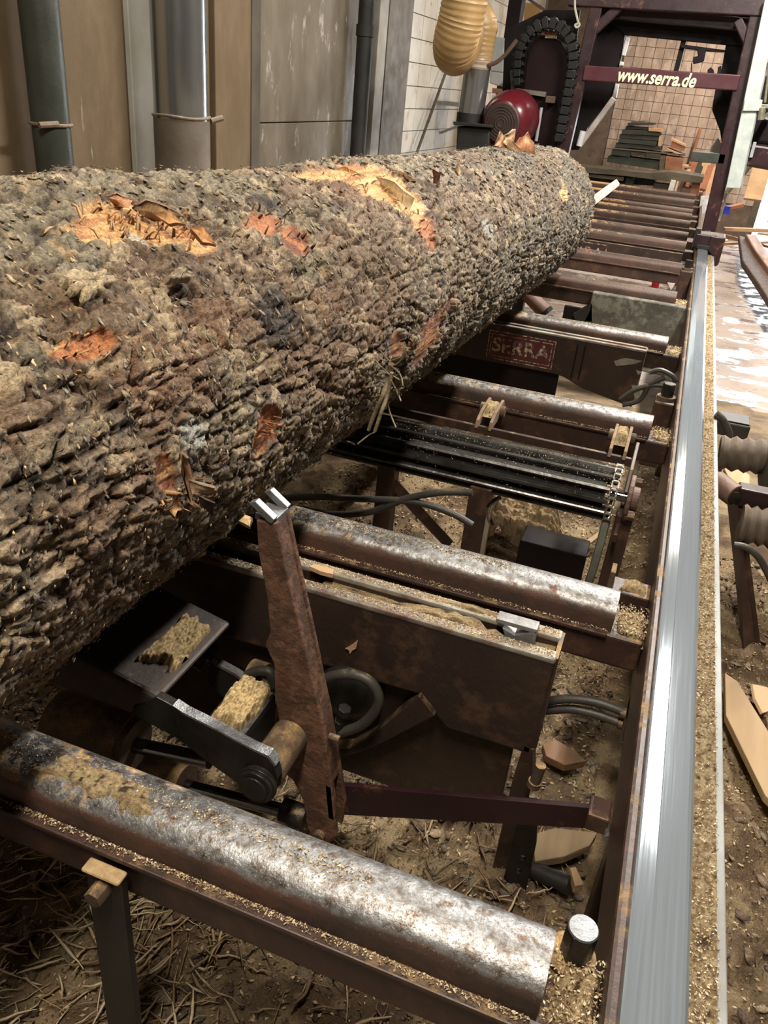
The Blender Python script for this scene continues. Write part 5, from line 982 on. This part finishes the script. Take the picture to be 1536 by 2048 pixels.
# stand, steel pipe and yellow hose
py_ = 5.55
sd = thing('black_stand', 'black stand under the steel pipe beside the motor', 'stand', tuple(PY(945, 280, py_)))
obj('top', B().prism(pyl([(905, 243), (985, 250), (985, 256), (907, 250)], py_-.14), (0, .3, 0)), BLACKIRON, sd, .004); obj('body', B().prism(pyl([(914, 252), (980, 256), (972, 420), (906, 420)], py_-.1), (0, .25, 0)), BLACKIRON, sd, .01)
sp = thing('steel_pipe', 'short shiny steel pipe below the yellow hose', 'pipe', tuple(PY(940, 230, py_)))
obj('pipe', B().cyl(PY(939, 247, py_), PY(957, 120, py_), .083, n=36), PIPE, sp, smooth=True); obj('base_collar', B().cyl(PY(938, 250, py_), PY(941, 226, py_), .086, n=36), BLACKIRON, sp, smooth=True)
hs = thing('dust_hose', 'yellow-tan corrugated dust hose hanging in a bend', 'hose', tuple(PY(930, 60, py_)))
hpth = [PY(940, -90, 5.0), PY(934, -30, 5.03), PY(924, 30, 5.05), PY(913, 75, 5.08), PY(908, 103, 5.16), PY(916, 104, 5.34), PY(934, 72, 5.48), PY(952, 40, 5.54), PY(962, 55, py_), PY(958, 90, py_), PY(955, 125, py_)]
def hr(t, i): return .118*(1+.022*math.sin(i*1.75))*(1 if t < .75 else 1-.20*sstep(.75, .95, t))
obj('corrugated_shell', B().tube(hpth[:5], .118, 28, sub=16, rf=lambda t, i: .128*(1+.022*math.sin(i*1.9))*math.sqrt(max(0.02, 1-max(0, (t-.86)/.14)**2*.55))).tube(hpth[7:], .1, 28, sub=12, rf=lambda t, i: (.105-.015*t)*(1+.02*math.sin(i*1.9))*(1)), HOSEY, hs, smooth=True)
obj('bend', B().tube(hpth[3:9], .12, 28, sub=10, rf=lambda t, i: .126-.022*t), HOSEY, hs, smooth=True)
obj('cloth_tie', B().lathe(PY(957, 106, py_), PY(954, 131, py_)-PY(957, 106, py_), [(0, .086), (.02, .093), (.035, .087), (.05, .094), (.065, .087), (.08, .092), (.09, .086)], 28), paint('cloth_wrap', (.40,.33,.25), (.3,.24,.18), 20, .9), hs, smooth=True)
tag(obj('brown_strap', B().tube([PY(a, b, 5.5) for a, b in ((978, 130), (992, 125), (1008, 112), (1022, 95), (1034, 80))], .012, 8), paint('brown_strap', (.12,.07,.05))), 'thin brown strap from the hose tie up to the cable chain', 'strap')
tag(obj('black_cable', B().tube([PY(a, b, 5.7) for a, b in ((967, -5), (960, 12), (958, 30))], .01, 6), RUBBER), 'short dark cable behind the yellow hose at the top edge', 'cable')
# electrical boxes on the tile wall
eb = thing('electric_box', 'grey wall electric box with a cable loop on top', 'electric box', tuple(PY(1000, 110, 7.6)))
obj('box', B().prism(pyl([(981, 72), (1010, 76), (1006, 145), (978, 142)], 7.3), (0, .3, 0)), GREY, eb, .01); obj('box_right', B().prism(pyl([(1010, 76), (1026, 82), (1020, 148), (1004, 146)], 7.35), (0, .25, 0)), GREY, eb, .01); obj('white_strip', B().prism(pyl([(1012, 77), (1026, 81), (1025, 85), (1011, 81)], 7.28), (0, .05, 0)), BR, eb)
obj('lower_box', B().prism(pyl([(980, 142), (1010, 146), (1008, 165), (995, 172), (978, 166)], 7.3), (0, .2, 0)), paint('box_light', (.45,.45,.44), None, 5, .4), eb, .01); obj('cable_loop', B().tube([PY(a, b, 7.35) for a, b in ((990, 70), (993, 60), (990, 51), (985, 50))], .011, 8), RUBBER, eb, smooth=True)
q = PY(994, 213, 7.35); ws = thing('wall_shelf', 'low white-edged wall shelf behind the steel pipe', 'shelf', (q.x, 7.4, q.z)); obj('board', B().box((WX+.013, 7.2, q.z-.03), (q.x+.06, 7.55, q.z)), GREY, ws, .002); obj('bracket', B().beam((WX+.02, 7.4, q.z-.25), (q.x, 7.4, q.z-.03), .02, .02), GREY, ws)
tag(obj('orange_block', B().prism(pyl([(985, 176), (1006, 178), (1004, 188), (984, 186)], 7.3), (0, .1, 0)), WOODR, None), 'small orange-brown block below the grey electric box', 'block'); tag(obj('white_tub', B().prism(pyl([(983, 188), (1004, 190), (1000, 212), (982, 210)], 7.3), (0, .1, 0)), paint('white_tub', (.7,.7,.68)), None, .01), 'white tub edge seen behind the steel pipe', 'tub')
# dark post and amber pane behind the guard
pf = thing('post_group', 'dark vertical post grouped with a separate amber panel left of the saw frame', 'post', (-1.6, 8.2, 0))  # panel, board and bulb stand apart from the post
obj('post', B().box((PY(1030, 40, 8.2).x-.07, 8.15, 0), (PY(1030, 40, 8.2).x+.05, 8.3, 3.5)), DARKPANEL, pf, .004)
obj('amber_panel', B().prism(pyl([(1050, 5), (1085, 10), (1075, 50), (1045, 66)], 9.2), (0, .03, 0)), paint('amber', (.40,.26,.09), (.32,.2,.07), 4, .4), pf)
obj('slanted_board', B().prism(pyl([(1048, -5), (1056, -6), (1102, 25), (1092, 27)], 8.6), (0, .04, 0)), paint('plum_board', (.13,.08,.08)), pf)
obj('white_bulb', B().lathe(PY(1036, 80, 7.9), (0, 0, 1), [(0, .02), (.03, .045), (.08, .045), (.11, .02)], 16), paint('bulb', (.7,.68,.6)), pf, smooth=True)
tag(obj('string', B().tube([PY(a, b, GY-.1) for a, b in ((1150, -5), (1150, 15), (1154, 35), (1156, 46), (1150, 50), (1153, 55), (1159, 50), (1156, 44))], .007, 6), paint('string', (.5,.48,.4)), None), 'pale knotted string hanging left of the saw frame', 'string')
tag(obj('ceiling_beam', B().prism(pyl([(1240, -20), (1520, -10), (1500, 2), (1480, 4), (1300, 10), (1296, 2), (1240, 0)], 7.2), (0, .2, 0)), WOODG, None), 'olive timber beam at the top edge behind the saw frame', 'beam')

# ------------------------------------------------------------------ background: rack, stack of boards, planks
rk = thing('plank_rack', 'long weathered timber trestle behind the last crossbar', 'rack', tuple(PY(1280, 385, 10.35)))
def bp(nm, pts, y, th, mat, par, bev=.003): return obj(nm, B().prism(pyl(pts, y), (0, th, 0)), mat, par, bev)
bp('top_plank', [(1150, 332), (1240, 340), (1300, 346), (1340, 343), (1408, 354), (1404, 366), (1330, 362), (1250, 352), (1150, 344)], 10.3, .5, WOODG, rk); bp('under_plank', [(1160, 346), (1248, 354), (1246, 362), (1160, 352)], 10.35, .4, WOODG, rk)
bp('leg', [(1386, 360), (1402, 364), (1396, 392), (1378, 392)], 10.4, .1, WOODR, rk)
for xx in (-1.5, -.75): obj('leg', B().box((xx, 10.4, 0), (xx+.08, 10.7, PY(1240, 352, 10.4).z)), WOODD, rk, .003)
obj('leg', B().box((.0, 10.42, 0), (.07, 10.5, PY(1390, 392, 10.4).z+.02)), WOODR, rk, .003)
bp('dark_shelf', [(1170, 354), (1250, 350), (1310, 362), (1308, 372), (1170, 362)], 10.7, .4, WOODD, rk)
bp('grey_block', [(1308, 366), (1342, 370), (1340, 380), (1306, 376)], 10.42, .2, WOODG, rk)
tag(bp('white_block', [(1342, 360), (1352, 362), (1346, 384), (1335, 383)], 10.25, .1, paint('white_block', (.85,.82,.78)), None), 'small bright white block leaning on the plank rack', 'block')
tag(bp('white_lath', [(1354, 363), (1358, 364), (1352, 384), (1348, 384)], 10.25, .1, paint('pale_lath', (.75,.6,.5)), None), 'thin pale lath beside the white block', 'lath')
stk = [([(1255, 246), (1308, 246), (1309, 250), (1255, 252)], WOODD, 'dark'), ([(1262, 243), (1290, 241), (1292, 246), (1262, 247)], WOODG, 'short grey'), ([(1252, 252), (1296, 255), (1296, 260), (1250, 258)], WOODD, 'd'),
       ([(1297, 255), (1324, 258), (1324, 264), (1297, 262)], WOOD, 'pale-ended'), ([(1244, 259), (1296, 261), (1320, 266), (1320, 272), (1243, 268)], WOODD, ''), ([(1240, 268), (1318, 273), (1316, 282), (1238, 276)], WOODD, ''), ([(1238, 277), (1314, 283), (1312, 292), (1236, 285)], WOODD, ''),
       ([(1232, 286), (1322, 293), (1322, 301), (1230, 294)], WOODD, ''), ([(1318, 272), (1321, 272), (1321, 294), (1316, 292)], WOOD, 'pale end'), ([(1226, 295), (1370, 309), (1370, 312), (1226, 298)], WOODG, ''), ([(1224, 299), (1262, 302), (1260, 314), (1222, 310)], WOODD, ''), ([(1262, 303), (1292, 305), (1290, 314), (1262, 312)], WOODG, ''),
       ([(1292, 305), (1322, 309), (1320, 318), (1290, 315)], WOODD, ''), ([(1320, 310), (1332, 311), (1328, 340), (1318, 340)], WOODG, ''), ([(1216, 312), (1252, 314), (1320, 322), (1320, 340), (1214, 324)], WOODD, ''), ([(1332, 312), (1368, 316), (1362, 342), (1329, 338)], WOODR, ''), ([(1342, 276), (1372, 290), (1371, 294), (1340, 280)], WOOD, ''), ([(1345, 281), (1370, 292), (1368, 302), (1340, 294)], WOODR, ''), ([(1334, 296), (1368, 310), (1367, 314), (1334, 300)], WOOD, ''), ([(1362, 330), (1376, 332), (1376, 336), (1362, 335)], WOOD, ''), ([(1368, 340), (1380, 342), (1380, 346), (1368, 345)], WOOD, '')]
ords = ['topmost dark', 'short grey top', 'dark second-layer', 'pale upper', 'dark third-layer', 'dark fourth-layer', 'dark fifth-layer', 'dark sixth-layer', 'upright pale-ended', 'long thin grey', 'dark left lower', 'small grey lower', 'dark middle lower', 'upright grey', 'wide dark bottom', 'reddish right bottom', 'pale slanted top right', 'reddish slanted right', 'pale slanted lower right', 'tiny pale right edge', 'tiny pale lowest right']  # pale boards take the fresh wood colour
for k, (pts, m_, _) in enumerate(stk):
    o = bp('stacked_board', pts, 10.75+.012*(k % 3), .35, m_, None, .002); tag(o, ords[k]+' board in the stack before the tiled back wall', 'board', 'boards stacked on the rack')
tag(obj('leaning_stick', B().cyl(PY(1379, 330, 11.2), PY(1401, 256, 11.35), .018, n=8), WOODR), 'dark thin stick leaning on the beige tiled back wall', 'stick')
for k, (a, b, w_, m_, lb_) in enumerate([((1372, 375), (1392, 325), .09, WOODR, 'first reddish plank'), ((1384, 375), (1404, 322), .08, WOODD, 'dark plank second'), ((1396, 385), (1414, 322), .10, WOOD, 'pale plank third'), ((1405, 380), (1424, 325), .07, WOODR, 'reddish narrow plank fourth'), ((1412, 390), (1432, 335), .07, WOOD, 'pale narrow plank fifth')]):
    o = obj('leaning_plank', B().beam(PY(*a, 10.9), PY(*b, 11.3), w_, .03, (0, -1, 0)), m_, None, .003); tag(o, lb_+' from the left, leaning beside the rack at the back wall', 'plank', 'planks leaning at the back wall')
wq = [PZ(a, b, .606) for a, b in ((1184, 398), (1232, 363), (1238, 372), (1190, 410))]
tag(obj('white_board', B().prism(wq, (0, 0, .03)), paint('white_board', (.85,.86,.88), (.75,.72,.68), 5, .5), None, .003), 'bright white board lying on the far crossbars beside the log end', 'board')
tag(obj('white_sheet', B().prism(pyl([(1402, 392), (1420, 392), (1414, 420), (1398, 420)], 8.9), (0, .02, 0)), paint('white_sheet', (.8,.78,.8)), None), 'white sheet seen between crossbar ends and saw frame post', 'sheet')
# bright heap outside the doorway, boards at the right
sx_ = sorted(RS.uniform(.62, 2.3, 16)); wn = ['fresh tan', 'reddish', 'dusty pale', 'weathered grey']; od = ['leftmost', 'second', 'third', 'fourth', 'fifth', 'sixth', 'seventh', 'eighth', 'ninth', 'tenth', 'eleventh', 'twelfth', 'thirteenth', 'fourteenth', 'fifteenth', 'rightmost']
for k in range(16):
    x = sx_[k]; y = RS.uniform(8.9, 10.9); a = RS.uniform(-.6, .9); z = .05+.5*RS.uniform()**2; L_ = RS.uniform(.3, .9); d = Vector((math.cos(a), math.sin(a)*.7, RS.uniform(-.3, .35)))
    o = obj('scrap_board', B().beam(Vector((x, y, z+.05))-d*L_/2, Vector((x, y, z+.05))+d*L_/2, RS.uniform(.05, .14), .025), (WOOD, WOODR, PLK, WOODG)[k % 4], None, .002)
    tag(o, wn[k % 4]+' scrap board, '+od[k]+' from the left in the heap by the bright back doorway', 'board', 'scrap boards heaped by the doorway')
for k, (a, b, m_, w_, lb_) in enumerate([((1420, 424), (1484, 410), WOODR, .05, 'orange-brown board tipped over the heap right of the saw frame foot'), ((1448, 458), (1560, 462), WOOD, .05, 'long pale board lying level right of the saw frame foot'), ((1405, 440), (1500, 332), WOODG, .04, 'slanting grey board crossing behind the pale channel'), ((1505, 400), (1525, 330), WOOD, .16, 'upright pale bark slab at the right edge')]):
    tag(obj('loose_board', B().beam(PY(*a, 7.7+.3*k), PY(*b, 7.9+.3*k), w_, .03), m_, None, .003), lb_, 'board')
for k, (pts, lb_) in enumerate([([(1478, 470), (1500, 478), (1552, 560), (1552, 620), (1520, 570), (1485, 520)], 'dark curved bark-edged slab on the floor at the right edge'), ([(1492, 468), (1512, 470), (1560, 540), (1556, 560), (1510, 500)], 'lighter split slab on top of the dark curved one')]):
    P_ = [PZ(a, b, .22+.05*k) for a, b in pts]; tag(obj('bark_slab', B().prism(P_, (0, 0, -.06)), (paint('bark_edge', (.09,.05,.035), (.05,.03,.02), 12, .8, bump=.8), woodmat('split_slab', (.34,.20,.13), (.16,.09,.06), 8))[k], None, .01), lb_, 'slab')
